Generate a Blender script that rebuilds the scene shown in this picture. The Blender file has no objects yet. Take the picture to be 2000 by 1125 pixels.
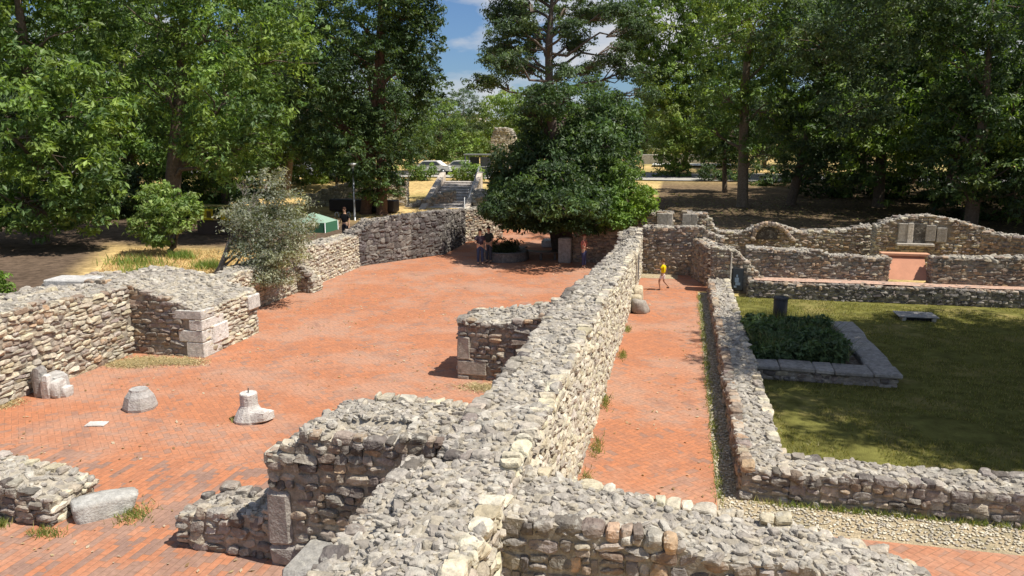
import bpy, math, random
import numpy as np
from mathutils import Vector
R = math.radians
rng = np.random.default_rng(11)
random.seed(5)
sc = bpy.context.scene
col = sc.collection

# ------------------------------------------------------------------ camera
PITCH, YAW, CAMH = R(11.034), R(12.364), 6.0
cam_d = bpy.data.cameras.new("camera"); cam = bpy.data.objects.new("camera", cam_d); col.objects.link(cam)
cam.location = (0, 0, CAMH); cam.rotation_euler = (R(90) - PITCH, 0, YAW)
cam_d.sensor_width = 36; cam_d.lens = 27.0; cam_d.clip_start = 0.1; cam_d.clip_end = 3000
sc.camera = cam
# ------------------------------------------------------------------ sky and sun
SUN_EL = 61.0; SUN_DIR = (math.cos(R(SUN_EL)) * math.cos(R(-9)), math.cos(R(SUN_EL)) * math.sin(R(-9)), math.sin(R(SUN_EL)))
w = bpy.data.worlds.new("World"); sc.world = w; w.use_nodes = True
nt = w.node_tree; nt.nodes.clear()
wo = nt.nodes.new('ShaderNodeOutputWorld'); bg = nt.nodes.new('ShaderNodeBackground')
sky = nt.nodes.new('ShaderNodeTexSky'); sky.sky_type = 'NISHITA'; sky.sun_disc = False
sky.sun_elevation = R(SUN_EL); sky.sun_rotation = R(99); sky.air_density = 1.0; sky.dust_density = 0.6; sky.ozone_density = 2.0
tc = nt.nodes.new('ShaderNodeTexCoord'); mp = nt.nodes.new('ShaderNodeMapping'); mp.inputs['Scale'].default_value = (1, 1, 2.6)
nz = nt.nodes.new('ShaderNodeTexNoise'); nz.inputs['Scale'].default_value = 3.6; nz.inputs['Detail'].default_value = 7; nz.inputs['Roughness'].default_value = .55
rp = nt.nodes.new('ShaderNodeValToRGB'); rp.color_ramp.elements[0].position = .47; rp.color_ramp.elements[1].position = .58
mx = nt.nodes.new('ShaderNodeMix'); mx.data_type = 'RGBA'; mx.inputs[7].default_value = (8.6, 8.8, 9.2, 1)
tint = nt.nodes.new('ShaderNodeVectorMath'); tint.operation = 'MULTIPLY'; tint.inputs[1].default_value = (.78, 1.0, 1.32)
for a, b in ((tc.outputs['Generated'], mp.inputs[0]), (mp.outputs[0], nz.inputs[0]), (nz.outputs[0], rp.inputs[0]), (rp.outputs[0], mx.inputs[0]),
             (sky.outputs[0], tint.inputs[0]), (tint.outputs[0], mx.inputs[6]), (mx.outputs[2], bg.inputs[0]), (bg.outputs[0], wo.inputs[0])):
    nt.links.new(a, b)
bg.inputs[1].default_value = 0.060
sl = bpy.data.lights.new("sun", 'SUN'); sl.energy = 4.9; sl.angle = R(0.5); sl.color = (1, .94, .84)
so = bpy.data.objects.new("sun", sl); col.objects.link(so)
so.rotation_euler = Vector(SUN_DIR).to_track_quat('Z', 'Y').to_euler(); so.location = (20, 0, 40)
vs = sc.view_settings; vs.view_transform = 'Standard'; vs.look = 'None'; vs.exposure = 0.36; vs.gamma = 1
sc.cycles.max_bounces = 5; sc.cycles.diffuse_bounces = 3; sc.cycles.transparent_max_bounces = 4

# ------------------------------------------------------------------ measuring helpers
fwd = np.array([-math.sin(YAW) * math.cos(PITCH), math.cos(YAW) * math.cos(PITCH), -math.sin(PITCH)])
rgt = np.array([math.cos(YAW), math.sin(YAW), 0.]); upv = np.cross(rgt, fwd); CP = np.array([0, 0, CAMH])
def at(px, py, Y):
    """real point at depth row Y seen along the photo direction px,py (2000 px wide photo)"""
    d = fwd * 1500. + rgt * (px - 1000.) - upv * (py - 562.5)
    return CP + d * (Y / d[1])
def mpp(Y, px=1000):
    """metres per photo pixel around that row"""
    p = at(px, 300, Y); return float((p - CP) @ fwd) / 1500.

# ------------------------------------------------------------------ tags
def tag(o, label=None, cat=None, group=None, kind=None):
    if label: o['label'] = label
    if cat: o['category'] = cat
    if group: o['group'] = group
    if kind: o['kind'] = kind
    return o
def empty(name, loc, rz=0.):
    o = bpy.data.objects.new(name, None); col.objects.link(o); o.location = loc; o.rotation_euler = (0, 0, rz); o.empty_display_size = .2
    return o

# ------------------------------------------------------------------ numpy noise
_tab = rng.random(4096)
def vnoise(p, s=1.0, seed=0):
    p = np.asarray(p, float) * s
    i = np.floor(p).astype(int); f = p - i; f = f * f * (3 - 2 * f)
    D = p.shape[-1]; out = 0
    for c in range(2 ** D):
        wgt = 1.; h = seed * 7919
        for d in range(D):
            b = (c >> d) & 1
            wgt = wgt * (f[..., d] if b else 1 - f[..., d])
            h = h + (i[..., d] + b) * (73856093, 19349663, 83492791)[d]
            h = h ^ (h >> 5)
        out = out + wgt * _tab[np.abs(h) % 4096]
    return out
def fbm(p, s=1., o=3, seed=0):
    return sum(vnoise(p, s * 2 ** k, seed + k) * .5 ** k for k in range(o)) / sum(.5 ** k for k in range(o))

# ------------------------------------------------------------------ materials
def mat(name, base=(.5, .5, .5), rough=.8, attr=False, noise=0., nscale=6., bump=0., bscale=20., spec=.25, metal=0., translucent=0., stain=None, stscale=1.5, stretch=None, lichen=False):
    m = bpy.data.materials.new(name); m.use_nodes = True; n = m.node_tree.nodes; l = m.node_tree.links
    b = n['Principled BSDF']; b.inputs['Roughness'].default_value = rough; b.inputs['Specular IOR Level'].default_value = spec; b.inputs['Metallic'].default_value = metal
    t = n.new('ShaderNodeTexCoord'); src = None
    if attr:
        a = n.new('ShaderNodeAttribute'); a.attribute_name = 'Col'; src = a.outputs['Color']
    else:
        c = n.new('ShaderNodeRGB'); c.outputs[0].default_value = (*base, 1); src = c.outputs[0]
    if noise:
        q = n.new('ShaderNodeTexNoise'); q.inputs['Scale'].default_value = nscale; q.inputs['Detail'].default_value = 6; q.inputs['Roughness'].default_value = .65
        l.new(t.outputs['Object'], q.inputs[0])
        r = n.new('ShaderNodeMapRange'); r.inputs[1].default_value = .3; r.inputs[2].default_value = .7; r.inputs[3].default_value = 1 - noise; r.inputs[4].default_value = 1 + noise
        l.new(q.outputs[0], r.inputs[0])
        v = n.new('ShaderNodeVectorMath'); v.operation = 'SCALE'; l.new(src, v.inputs[0]); l.new(r.outputs[0], v.inputs['Scale']); src = v.outputs[0]
    if stain:
        q = n.new('ShaderNodeTexNoise'); q.inputs['Scale'].default_value = stscale; q.inputs['Detail'].default_value = 8; q.inputs['Roughness'].default_value = .7
        sm_ = n.new('ShaderNodeMapping'); sm_.inputs['Scale'].default_value = stretch or (1, 1, 1); l.new(t.outputs['Object'], sm_.inputs[0]); l.new(sm_.outputs[0], q.inputs[0])
        r = n.new('ShaderNodeValToRGB'); r.color_ramp.elements[0].position = .52; r.color_ramp.elements[1].position = .68; l.new(q.outputs[0], r.inputs[0])
        r.color_ramp.elements[1].color = (.8, .8, .8, 1)
        x = n.new('ShaderNodeMix'); x.data_type = 'RGBA'; x.inputs[7].default_value = (*stain, 1); l.new(r.outputs[0], x.inputs[0]); l.new(src, x.inputs[6]); src = x.outputs[2]
    if lichen:
        q = n.new('ShaderNodeTexNoise'); q.inputs['Scale'].default_value = 6.5; q.inputs['Detail'].default_value = 9; q.inputs['Roughness'].default_value = .75; q.inputs['Distortion'].default_value = .5; l.new(t.outputs['Object'], q.inputs[0])
        r = n.new('ShaderNodeMapRange'); r.inputs[1].default_value = .55; r.inputs[2].default_value = .63; r.inputs[4].default_value = .6; l.new(q.outputs[0], r.inputs[0])
        x = n.new('ShaderNodeMix'); x.data_type = 'RGBA'; x.inputs[7].default_value = (.50, .48, .42, 1); l.new(r.outputs[0], x.inputs[0]); l.new(src, x.inputs[6]); src = x.outputs[2]
        q = n.new('ShaderNodeTexNoise'); q.inputs['Scale'].default_value = 5.; q.inputs['Detail'].default_value = 9; q.inputs['Roughness'].default_value = .75; sm_ = n.new('ShaderNodeMapping'); sm_.inputs['Location'].default_value = (7, 3, 5); l.new(t.outputs['Object'], sm_.inputs[0]); l.new(sm_.outputs[0], q.inputs[0])
        r = n.new('ShaderNodeMapRange'); r.inputs[1].default_value = .56; r.inputs[2].default_value = .66; r.inputs[4].default_value = .55; l.new(q.outputs[0], r.inputs[0])
        x = n.new('ShaderNodeMix'); x.data_type = 'RGBA'; x.inputs[7].default_value = (.13, .12, .105, 1); l.new(r.outputs[0], x.inputs[0]); l.new(src, x.inputs[6]); src = x.outputs[2]
    l.new(src, b.inputs['Base Color'])
    if bump:
        q = n.new('ShaderNodeTexNoise'); q.inputs['Scale'].default_value = bscale; q.inputs['Detail'].default_value = 5; l.new(t.outputs['Object'], q.inputs[0])
        bp = n.new('ShaderNodeBump'); bp.inputs['Strength'].default_value = 1; bp.inputs['Distance'].default_value = bump
        l.new(q.outputs[0], bp.inputs['Height']); l.new(bp.outputs[0], b.inputs['Normal'])
    if translucent:
        tr = n.new('ShaderNodeBsdfTranslucent'); ms = n.new('ShaderNodeMixShader'); ms.inputs[0].default_value = translucent
        g = n.new('ShaderNodeVectorMath'); g.operation = 'MULTIPLY'; g.inputs[1].default_value = (1.5, 1.6, .6); l.new(src, g.inputs[0])
        l.new(g.outputs[0], tr.inputs[0]); l.new(b.outputs[0], ms.inputs[1]); l.new(tr.outputs[0], ms.inputs[2]); l.new(ms.outputs[0], n['Material Output'].inputs[0])
    return m
M_ST = mat('weathered_stone', attr=True, rough=.9, noise=.34, nscale=9, bump=.02, bscale=28, spec=.12, stain=(.25, .23, .20), stscale=2.2, lichen=True)
M_STREAK = mat('streaked_stone', attr=True, rough=.9, noise=.4, nscale=9, bump=.03, bscale=16, spec=.12, stain=(.30, .275, .24), stscale=1.6, stretch=(1.5, 1.5, .22))
M_LEAF = mat('leaf', attr=True, rough=.5, spec=.35, translucent=.34)
M_STRAW = mat('straw', attr=True, rough=.9, spec=.05)
M_BARK = mat('bark', attr=True, rough=.95, noise=.35, nscale=9, bump=.03, bscale=14, spec=.1)
M_GEN = mat('painted', attr=True, rough=.6, noise=.08, nscale=5, spec=.3)
M_CLOTH = mat('cloth', attr=True, rough=.85, noise=.12, nscale=20, spec=.1)
M_METAL = mat('grey_metal', (.35, .36, .37), .45, spec=.5, metal=.6, noise=.1)
M_GLASS = mat('dark_glass', (.05, .06, .07), .12, spec=.6)
M_WHITE = mat('white_paint', (.75, .76, .76), .35, spec=.5, noise=.04)
M_DARKIRON = mat('charcoal_iron', (.03, .03, .034), .5, spec=.4, noise=.2)

def brick_mat(name, herring, rot, cA, cB, cG, grey=.16, bw=.125):
    m = bpy.data.materials.new(name); m.use_nodes = True; n = m.node_tree.nodes; l = m.node_tree.links
    b = n['Principled BSDF']; b.inputs['Roughness'].default_value = .88; b.inputs['Specular IOR Level'].default_value = .15
    t = n.new('ShaderNodeTexCoord'); mpn = n.new('ShaderNodeMapping'); mpn.inputs['Rotation'].default_value = (0, 0, R(rot)); mpn.inputs['Scale'].default_value = (1 / bw,) * 3
    l.new(t.outputs['Object'], mpn.inputs[0])
    def mth(op, a, b_=None, c=None):
        q = n.new('ShaderNodeMath'); q.operation = op
        for k, v in enumerate((a, b_, c)):
            if v is None: continue
            if isinstance(v, (int, float)): q.inputs[k].default_value = v
            else: l.new(v, q.inputs[k])
        return q.outputs[0]
    sp = n.new('ShaderNodeSeparateXYZ'); l.new(mpn.outputs[0], sp.inputs[0]); u, v = sp.outputs[0], sp.outputs[1]
    i = mth('FLOOR', u); fu = mth('FRACT', u)
    if herring:
        j = mth('FLOOR', v); fv = mth('FRACT', v)
        k = mth('FLOORED_MODULO', mth('SUBTRACT', i, j), 4)
        isH = mth('LESS_THAN', k, 1.5); is1 = mth('COMPARE', k, 1, .1); is2 = mth('COMPARE', k, 2, .1)
        xl = mth('ADD', fu, is1); yl = mth('ADD', fv, is2)
        dx = mth('MINIMUM', xl, mth('SUBTRACT', mth('ADD', 1, isH), xl))
        dy = mth('MINIMUM', yl, mth('SUBTRACT', mth('SUBTRACT', 2, isH), yl))
        ix = mth('SUBTRACT', i, is1); iy = mth('SUBTRACT', j, is2)
    else:
        off = mth('MULTIPLY', mth('FLOORED_MODULO', i, 2), .5)
        v2 = mth('ADD', mth('DIVIDE', v, 2.3), off); j = mth('FLOOR', v2); fv = mth('FRACT', v2)
        dx = mth('MINIMUM', fu, mth('SUBTRACT', 1, fu)); dy = mth('MULTIPLY', mth('MINIMUM', fv, mth('SUBTRACT', 1, fv)), 2.3)
        ix, iy = i, j
    d = mth('MINIMUM', dx, dy)
    cb = n.new('ShaderNodeCombineXYZ'); l.new(ix, cb.inputs[0]); l.new(iy, cb.inputs[1])
    wn = n.new('ShaderNodeTexWhiteNoise'); wn.noise_dimensions = '3D'; l.new(cb.outputs[0], wn.inputs[0])
    sc_ = n.new('ShaderNodeSeparateColor'); l.new(wn.outputs['Color'], sc_.inputs[0])
    big = n.new('ShaderNodeTexNoise'); big.inputs['Scale'].default_value = .38; big.inputs['Detail'].default_value = 6; big.inputs['Roughness'].default_value = .65; l.new(t.outputs['Object'], big.inputs[0])
    sml = n.new('ShaderNodeTexNoise'); sml.inputs['Scale'].default_value = 14; sml.inputs['Detail'].default_value = 5; l.new(t.outputs['Object'], sml.inputs[0])
    def mixc(f, a, b_):
        q = n.new('ShaderNodeMix'); q.data_type = 'RGBA'
        if isinstance(f, float): q.inputs[0].default_value = f
        else: l.new(f, q.inputs[0])
        for s, val in ((6, a), (7, b_)):
            if isinstance(val, tuple): q.inputs[s].default_value = (*val, 1)
            else: l.new(val, q.inputs[s])
        return q.outputs[2]
    c = mixc(sc_.outputs[0], cA, cB)
    # grey bricks turn up in patches
    gs_ = .62 if herring else .85
    g = mth('GREATER_THAN', mth('ADD', sc_.outputs[1], mth('MULTIPLY', mth('SUBTRACT', big.outputs[0], .5), 1.6)), 1 - grey)
    c = mixc(mth('MULTIPLY', g, gs_), c, cG)
    dust = n.new('ShaderNodeMapRange'); dust.inputs[1].default_value = .44; dust.inputs[2].default_value = .60; dust.inputs[3].default_value = .16; dust.inputs[4].default_value = .74; l.new(big.outputs[0], dust.inputs[0])
    c = mixc(dust.outputs[0], c, (.45, .265, .185))
    b2 = n.new('ShaderNodeTexNoise'); b2.inputs['Scale'].default_value = .9; b2.inputs['Detail'].default_value = 7; b2.inputs['Roughness'].default_value = .7; b2.inputs['Distortion'].default_value = .6; l.new(t.outputs['Object'], b2.inputs[0])
    d2 = n.new('ShaderNodeMapRange'); d2.inputs[1].default_value = .54; d2.inputs[2].default_value = .70; d2.inputs[4].default_value = .72; l.new(b2.outputs[0], d2.inputs[0])
    c = mixc(d2.outputs[0], c, (.27, .15, .11))
    mm = n.new('ShaderNodeMapRange'); mm.inputs[1].default_value = .035; mm.inputs[2].default_value = .085; mm.inputs[3].default_value = .40; mm.inputs[4].default_value = 0; l.new(d, mm.inputs[0])
    c = mixc(mm.outputs[0], c, (.30, .185, .12))
    sm = n.new('ShaderNodeMapRange'); sm.inputs[1].default_value = .3; sm.inputs[2].default_value = .7; sm.inputs[3].default_value = .86; sm.inputs[4].default_value = 1.12; l.new(sml.outputs[0], sm.inputs[0])
    v3 = n.new('ShaderNodeVectorMath'); v3.operation = 'SCALE'; l.new(c, v3.inputs[0]); l.new(sm.outputs[0], v3.inputs['Scale'])
    l.new(v3.outputs[0], b.inputs['Base Color'])
    hgt = mth('ADD', mth('MULTIPLY', mth('MINIMUM', d, .1), 6), mth('MULTIPLY', sc_.outputs[2], .35))
    bp = n.new('ShaderNodeBump'); bp.inputs['Strength'].default_value = .8; bp.inputs['Distance'].default_value = .012; l.new(hgt, bp.inputs['Height']); l.new(bp.outputs[0], b.inputs['Normal'])
    return m
CA, CB, CG = (.47, .178, .082), (.375, .15, .078), (.20, .145, .125)
M_HERR = brick_mat('brick_herringbone', True, 45, CA, CB, CG, .17)
M_STRETCH = brick_mat('brick_stretcher', False, 0, CA, CB, CG, .42)

# ------------------------------------------------------------------ mesh accumulator
class Acc:
    def __init__(s): s.v = []; s.f = []; s.c = []; s.n = 0
    def add(s, v, f, c):
        v = np.asarray(v, np.float32).reshape(-1, 3); f = np.asarray(f, np.int64)
        c = np.asarray(c, np.float32)
        if c.ndim == 1: c = np.tile(c[:3], (len(v), 1))
        s.v.append(v); s.f.append(f + s.n); s.c.append(c[:, :3]); s.n += len(v)
    def build(s, name, material, parent=None, smooth=True, origin=None, link=True):
        V = np.concatenate(s.v); Cc = np.concatenate(s.c)
        if origin is not None: V = V - np.asarray(origin, np.float32)
        sizes = []; idx = []
        for f in s.f: sizes.append(np.full(len(f), f.shape[1])); idx.append(f.ravel())
        sizes = np.concatenate(sizes); idx = np.concatenate(idx)
        me = bpy.data.meshes.new(name)
        me.vertices.add(len(V)); me.vertices.foreach_set('co', V.ravel())
        me.loops.add(len(idx)); me.loops.foreach_set('vertex_index', idx.astype(np.int32))
        me.polygons.add(len(sizes)); me.polygons.foreach_set('loop_start', np.concatenate([[0], np.cumsum(sizes)[:-1]]).astype(np.int32))
        me.update(calc_edges=True)
        me.polygons.foreach_set('use_smooth', np.full(len(sizes), smooth))
        a = me.attributes.new('Col', 'FLOAT_COLOR', 'POINT'); a.data.foreach_set('color', np.concatenate([Cc, np.ones((len(Cc), 1), np.float32)], 1).ravel())
        me.materials.append(material); me.validate()
        o = bpy.data.objects.new(name, me)
        if link: col.objects.link(o)
        if parent is not None: o.parent = parent
        elif origin is not None: o.location = origin
        return o
def ico_cube(n):
    """unit cube surface grid n per edge -> verts in [-1,1], quads"""
    vid = {}; V = []; F = []
    def vi(p):
        if p not in vid: vid[p] = len(V); V.append([2 * a / n - 1 for a in p])
        return vid[p]
    for ax in range(3):
        for side in (0, n):
            for a in range(n):
                for b in range(n):
                    q = []
                    for da, db in ((0, 0), (1, 0), (1, 1), (0, 1)):
                        p = [0, 0, 0]; p[ax] = side; p[(ax + 1) % 3] = a + da; p[(ax + 2) % 3] = b + db; q.append(vi(tuple(p)))
                    F.append(q if side else q[::-1])
    return np.array(V, float), np.array(F)
def stone_templates(n, count, power):
    """angular field stones: a rounded box cut by random planes"""
    V, F = ico_cube(n); out = []; D = V / np.linalg.norm(V, axis=1)[:, None]
    for k in range(count):
        nr = []; dd = []
        for ax in range(3):
            for s in (-1, 1):
                q = np.zeros(3); q[ax] = s; q += rng.normal(0, .13, 3); nr.append(q / np.linalg.norm(q)); dd.append(random.uniform(.88, 1.04))
        for _ in range(7):
            q = rng.normal(0, 1, 3); nr.append(q / np.linalg.norm(q)); dd.append(random.uniform(1.0, 1.3))
        nr = np.array(nr); dd = np.array(dd)
        t = np.clip(D @ nr.T, 1e-3, None) / dd; p = power * 3.2
        P = D / ((t ** p).sum(1) ** (1 / p))[:, None]
        P = P * (1 + .10 * (vnoise(P + k * 9.1, 2.6, k + 50) - .5))[:, None]
        out.append(P)
    return np.array(out), F
ST_HI = stone_templates(4, 18, 4.5); ST_LO = stone_templates(3, 14, 4.5); ST_TOP = stone_templates(4, 14, 3.0)

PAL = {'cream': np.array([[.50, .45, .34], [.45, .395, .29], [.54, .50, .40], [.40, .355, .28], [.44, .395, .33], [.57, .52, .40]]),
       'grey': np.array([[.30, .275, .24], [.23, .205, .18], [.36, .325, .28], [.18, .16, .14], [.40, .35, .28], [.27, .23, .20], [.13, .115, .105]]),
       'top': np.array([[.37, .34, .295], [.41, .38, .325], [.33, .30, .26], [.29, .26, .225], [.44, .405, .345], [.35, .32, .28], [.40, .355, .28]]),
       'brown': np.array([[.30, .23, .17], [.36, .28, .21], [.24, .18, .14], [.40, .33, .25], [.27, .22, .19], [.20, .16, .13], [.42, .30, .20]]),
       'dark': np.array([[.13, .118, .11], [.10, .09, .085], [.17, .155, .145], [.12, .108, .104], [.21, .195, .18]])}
def place(acc, tmpl, pos, size, rot3, colr):
    """pos (N,3), size (N,3), rot3 (N,3,3) columns are local axes"""
    T, F = tmpl; N = len(pos)
    if not N: return
    k = rng.integers(0, len(T), N)
    P = T[k] * size[:, None, :]
    P = np.einsum('nij,nvj->nvi', rot3, P) + pos[:, None, :]
    amp = np.minimum(size.min(1), .12)[:, None] * .42
    P = P + np.stack([vnoise(P, 14., 60 + q) - .5 for q in range(3)], -1) * amp[..., None]
    nv = T.shape[1]
    FF = (F[None] + (np.arange(N) * nv)[:, None, None]).reshape(-1, 4)
    acc.add(P.reshape(-1, 3), FF, np.repeat(colr, nv, 0))
def frame(U, N_, jit, n):
    """rotation matrices with axes U (length), N (depth), Z jittered"""
    U = np.asarray(U, float); N_ = np.asarray(N_, float); Z = np.cross(U, N_)
    if Z[2] < 0: Z = -Z
    B = np.stack([U, N_, Z], 1)
    a = rng.normal(0, jit, (n, 3))
    J = np.tile(np.eye(3), (n, 1, 1)); J[:, 0, 1] = -a[:, 2]; J[:, 1, 0] = a[:, 2]; J[:, 0, 2] = a[:, 1]; J[:, 2, 0] = -a[:, 1]; J[:, 1, 2] = -a[:, 0]; J[:, 2, 1] = a[:, 0]
    return np.einsum('ij,njk->nik', B, J)
def face_stones(acc, O, U, N_, L, hf, z0=0., ch=(.09, .19), cw=(.14, .42), depth=.12, pal='cream', lo=False, jit=.075, push=.026, skip=None, mix=None):
    O = np.asarray(O, float); U = np.asarray(U, float); N_ = np.asarray(N_, float)
    pos = []; size = []; cols = []; z = z0 - .03; hmax = max(hf(s) for s in np.linspace(0, L, 40))
    P = PAL[pal]
    while z < hmax:
        h = random.uniform(*ch) * .88; s = random.uniform(-.15, 0)
        while s < L:
            wd = random.uniform(*cw) * (.92 if h > .12 else .84)
            if random.random() < .18: wd *= .5
            sm = s + wd / 2; hh = h * random.uniform(.82, 1.12)
            zz = z + h / 2 + .035 * math.sin(sm * 1.9 + z * 3) + random.uniform(-.01, .01)
            if 0.02 < sm < L - 0.02 and zz - hh * .1 < hf(min(max(sm, 0), L)) and not (skip and skip(sm, zz)):
                # now and then a course is split by two flat stones
                parts = [(zz, hh)] if h < .15 or random.random() > .3 else [(zz - hh * .25, hh * .5), (zz + hh * .25, hh * .5)]
                x0, x1 = max(s, -.02), min(s + wd, L + .02)
                for zc, hc in parts:
                    pos.append(O + U * ((x0 + x1) / 2) + N_ * (-depth * .66 + random.uniform(-push, push)) + np.array([0, 0, zc]))
                    size.append(((x1 - x0) / 2 * 1.0, depth * random.uniform(.85, 1.08), hc / 2 * 1.01))
                    p_ = P if not (mix and random.random() < mix[1]) else PAL[mix[0]]
                    cols.append(p_[random.randrange(len(p_))] * random.uniform(.88, 1.12) * np.array([1, random.uniform(.97, 1.01), random.uniform(.92, 1.03)]))
            s += wd
        z += h * .97
    if pos: place(acc, ST_LO if lo else ST_HI, np.array(pos), np.array(size), frame(U, N_, jit, len(pos)), np.array(cols))
def wall(name, O, ang, L, W, hf, label, cat='stone wall', faces='fre', pals=None, lo=False, cell=.2, z0=0., ch=(.09, .19), cw=(.14, .42), rough=.07, skip=None, group=None, mortar=(.35, .312, .25), topcol='top', parent=None, mixes=None, build=True, material=None):
    """rubble wall: U along ang, V to its left. faces: f front(-V) b back(+V) l start r end"""
    O = np.array([O[0], O[1], z0], float); U = np.array([math.cos(ang), math.sin(ang), 0]); V = np.array([-math.sin(ang), math.cos(ang), 0])
    a = Acc(); pals = pals or {}
    sd = random.randrange(1000)
    def H(s, t):
        s = np.asarray(s, float); t = np.asarray(t, float)
        base = np.vectorize(lambda x, y: hf(x, y))(s, t)
        g = np.stack([s, t], -1)
        return base + rough * 2 * (fbm(g + sd, 1.2, 3, 5) - .5) + .04 * (vnoise(g + sd, 5.) - .5)
    # mortar core
    ns = max(4, int(L / .16)); ntt = max(3, int(W / .16)); ins = .008
    S, T = np.meshgrid(np.linspace(ins, L - ins, ns + 1), np.linspace(ins, W - ins, ntt + 1), indexing='ij')
    Z = H(S, T) - .02
    top = O + S[..., None] * U + T[..., None] * V; top[..., 2] = z0 + Z
    n1 = (ns + 1) * (ntt + 1); ii = np.arange(n1).reshape(ns + 1, ntt + 1)
    F = np.stack([ii[:-1, :-1], ii[1:, :-1], ii[1:, 1:], ii[:-1, 1:]], -1).reshape(-1, 4)
    mc = np.array(mortar) * (1.05 + .5 * (fbm(top.reshape(-1, 3), 2.5, 3, 3) - .5))[:, None]
    a.add(top.reshape(-1, 3), F, mc)
    for e in (ii[:, 0], ii[::-1, -1], ii[-1, :], ii[0, ::-1]):
        tp = top.reshape(-1, 3)[e]; bt = tp.copy(); bt[:, 2] = z0 - .3; k = len(e)
        a.add(np.concatenate([tp, bt]), [[q, q + k, q + k + 1, q + 1] for q in range(k - 1)], np.array(mortar) * .8)
    kw = dict(lo=lo, ch=ch, cw=cw)
    Hs = lambda s, t: float(H(s, t))
    def fs(o, u, n_, l_, h_, key):
        face_stones(a, o, u, n_, l_, h_, z0=0., pal=pals.get(key, 'grey'), skip=skip if key == 'f' else None, mix=(mixes or {}).get(key), **kw)
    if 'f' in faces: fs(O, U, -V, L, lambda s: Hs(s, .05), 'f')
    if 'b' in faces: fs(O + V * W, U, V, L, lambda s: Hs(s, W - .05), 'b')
    if 'l' in faces: fs(O, V, -U, W, lambda s: Hs(.05, s), 'l')
    if 'r' in faces: fs(O + U * L, V, U, W, lambda s: Hs(L - .05, s), 'r')
    # rubble crown
    cell = cell * .74
    for cl, kp in ((cell * 1.1, .85), (cell * .55, .6)):
        gs, gt = max(2, int(L / cl)), max(2, int(W / cl))
        S, T = np.meshgrid((np.arange(gs) + .5) / gs, (np.arange(gt) + .5) / gt, indexing='ij')
        S = S.ravel() * L + rng.uniform(-.42, .42, S.size) * cl; T = T.ravel() * W + rng.uniform(-.42, .42, T.size) * cl
        S = np.clip(S, .04, L - .04); T = np.clip(T, .04, W - .04)
        keep = rng.random(S.size) < kp; S = S[keep]; T = T[keep]
        zt = H(S, T); N = len(S)
        pos = O + S[:, None] * U + T[:, None] * V; pos[:, 2] = z0 + zt + cl * rng.uniform(-.48, -.12, N)
        sz = np.stack([cl * rng.uniform(.32, .85, N), cl * rng.uniform(.28, .62, N), cl * rng.uniform(.2, .42, N)], 1)
        th = rng.uniform(0, math.pi, N); rt = np.zeros((N, 3, 3)); tl = rng.normal(0, .22, (N, 2))
        rt[:, 0, 0] = np.cos(th); rt[:, 1, 0] = np.sin(th); rt[:, 0, 1] = -np.sin(th); rt[:, 1, 1] = np.cos(th); rt[:, 2, 2] = 1; rt[:, 2, 0] = tl[:, 0]; rt[:, 2, 1] = tl[:, 1]; rt[:, 0, 2] = -tl[:, 0] * np.cos(th); rt[:, 1, 2] = -tl[:, 0] * np.sin(th)
        P = PAL[topcol]; cc = P[rng.integers(0, len(P), N)] * rng.uniform(.86, 1.13, N)[:, None]
        place(a, ST_LO if lo or cl < cell else ST_TOP, pos, sz, rt, cc)
    if not build: return a
    o = a.build(name, material or M_ST, smooth=False, parent=parent, origin=None if parent is not None else (O + U * L / 2 + V * W / 2) * np.array([1, 1, 0]) + np.array([0, 0, z0]))
    if label: tag(o, label, cat, group)
    return o
def lerp_prof(pts):
    xs = [p[0] for p in pts]; ys = [p[1] for p in pts]
    return lambda s, t=0: float(np.interp(s, xs, ys))
def cbox(acc, lo, hi, c, bev=.012, rz=0., cen=None, wob=0.):
    """bevelled box, optional turn about cen"""
    lo = np.array(lo, float); hi = np.array(hi, float); c0 = (lo + hi) / 2; h = (hi - lo) / 2; b = min(bev, h.min() * .45)
    V = []; idx = {}
    for sx in (-1, 1):
        for sy in (-1, 1):
            for sz in (-1, 1):
                s = np.array([sx, sy, sz])
                for ax in range(3):
                    q = h - b; q = q.copy(); q[ax] = h[ax]; idx[(sx, sy, sz, ax)] = len(V); V.append(s * q)
    F4 = []; F3 = []
    for ax in range(3):
        a1, a2 = (ax + 1) % 3, (ax + 2) % 3
        for s in (-1, 1):
            ring = []
            for p, q in ((-1, -1), (1, -1), (1, 1), (-1, 1)):
                k = [0, 0, 0]; k[ax] = s; k[a1] = p; k[a2] = q; ring.append(idx[(*k, ax)])
            F4.append(ring if s > 0 else ring[::-1])
        for p in (-1, 1):
            for q in (-1, 1):   # edge along ax
                k = [0, 0, 0]; k[a1] = p; k[a2] = q
                ka = list(k); ka[ax] = -1; kb = list(k); kb[ax] = 1
                r = [idx[(*ka, a1)], idx[(*kb, a1)], idx[(*kb, a2)], idx[(*ka, a2)]]
                F4.append(r if p * q < 0 else r[::-1])
    for sx in (-1, 1):
        for sy in (-1, 1):
            for sz in (-1, 1):
                r = [idx[(sx, sy, sz, k)] for k in range(3)]
                F3.append(r if sx * sy * sz > 0 else r[::-1])
    V = np.array(V)
    if wob: V = V + (vnoise(V * 1.0 + c0, 3., 8)[:, None] - .5) * wob
    V = V + c0
    if rz:
        ce = c0 if cen is None else np.array([cen[0], cen[1], 0.]); V = V - ce
        V = np.stack([V[:, 0] * math.cos(rz) - V[:, 1] * math.sin(rz), V[:, 0] * math.sin(rz) + V[:, 1] * math.cos(rz), V[:, 2]], 1) + ce
    acc.add(V, np.array(F4), c); acc.v.append(np.zeros((0, 3), np.float32)); acc.c.append(np.zeros((0, 3), np.float32)); acc.f.append(np.array(F3) + acc.n - len(V))
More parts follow.
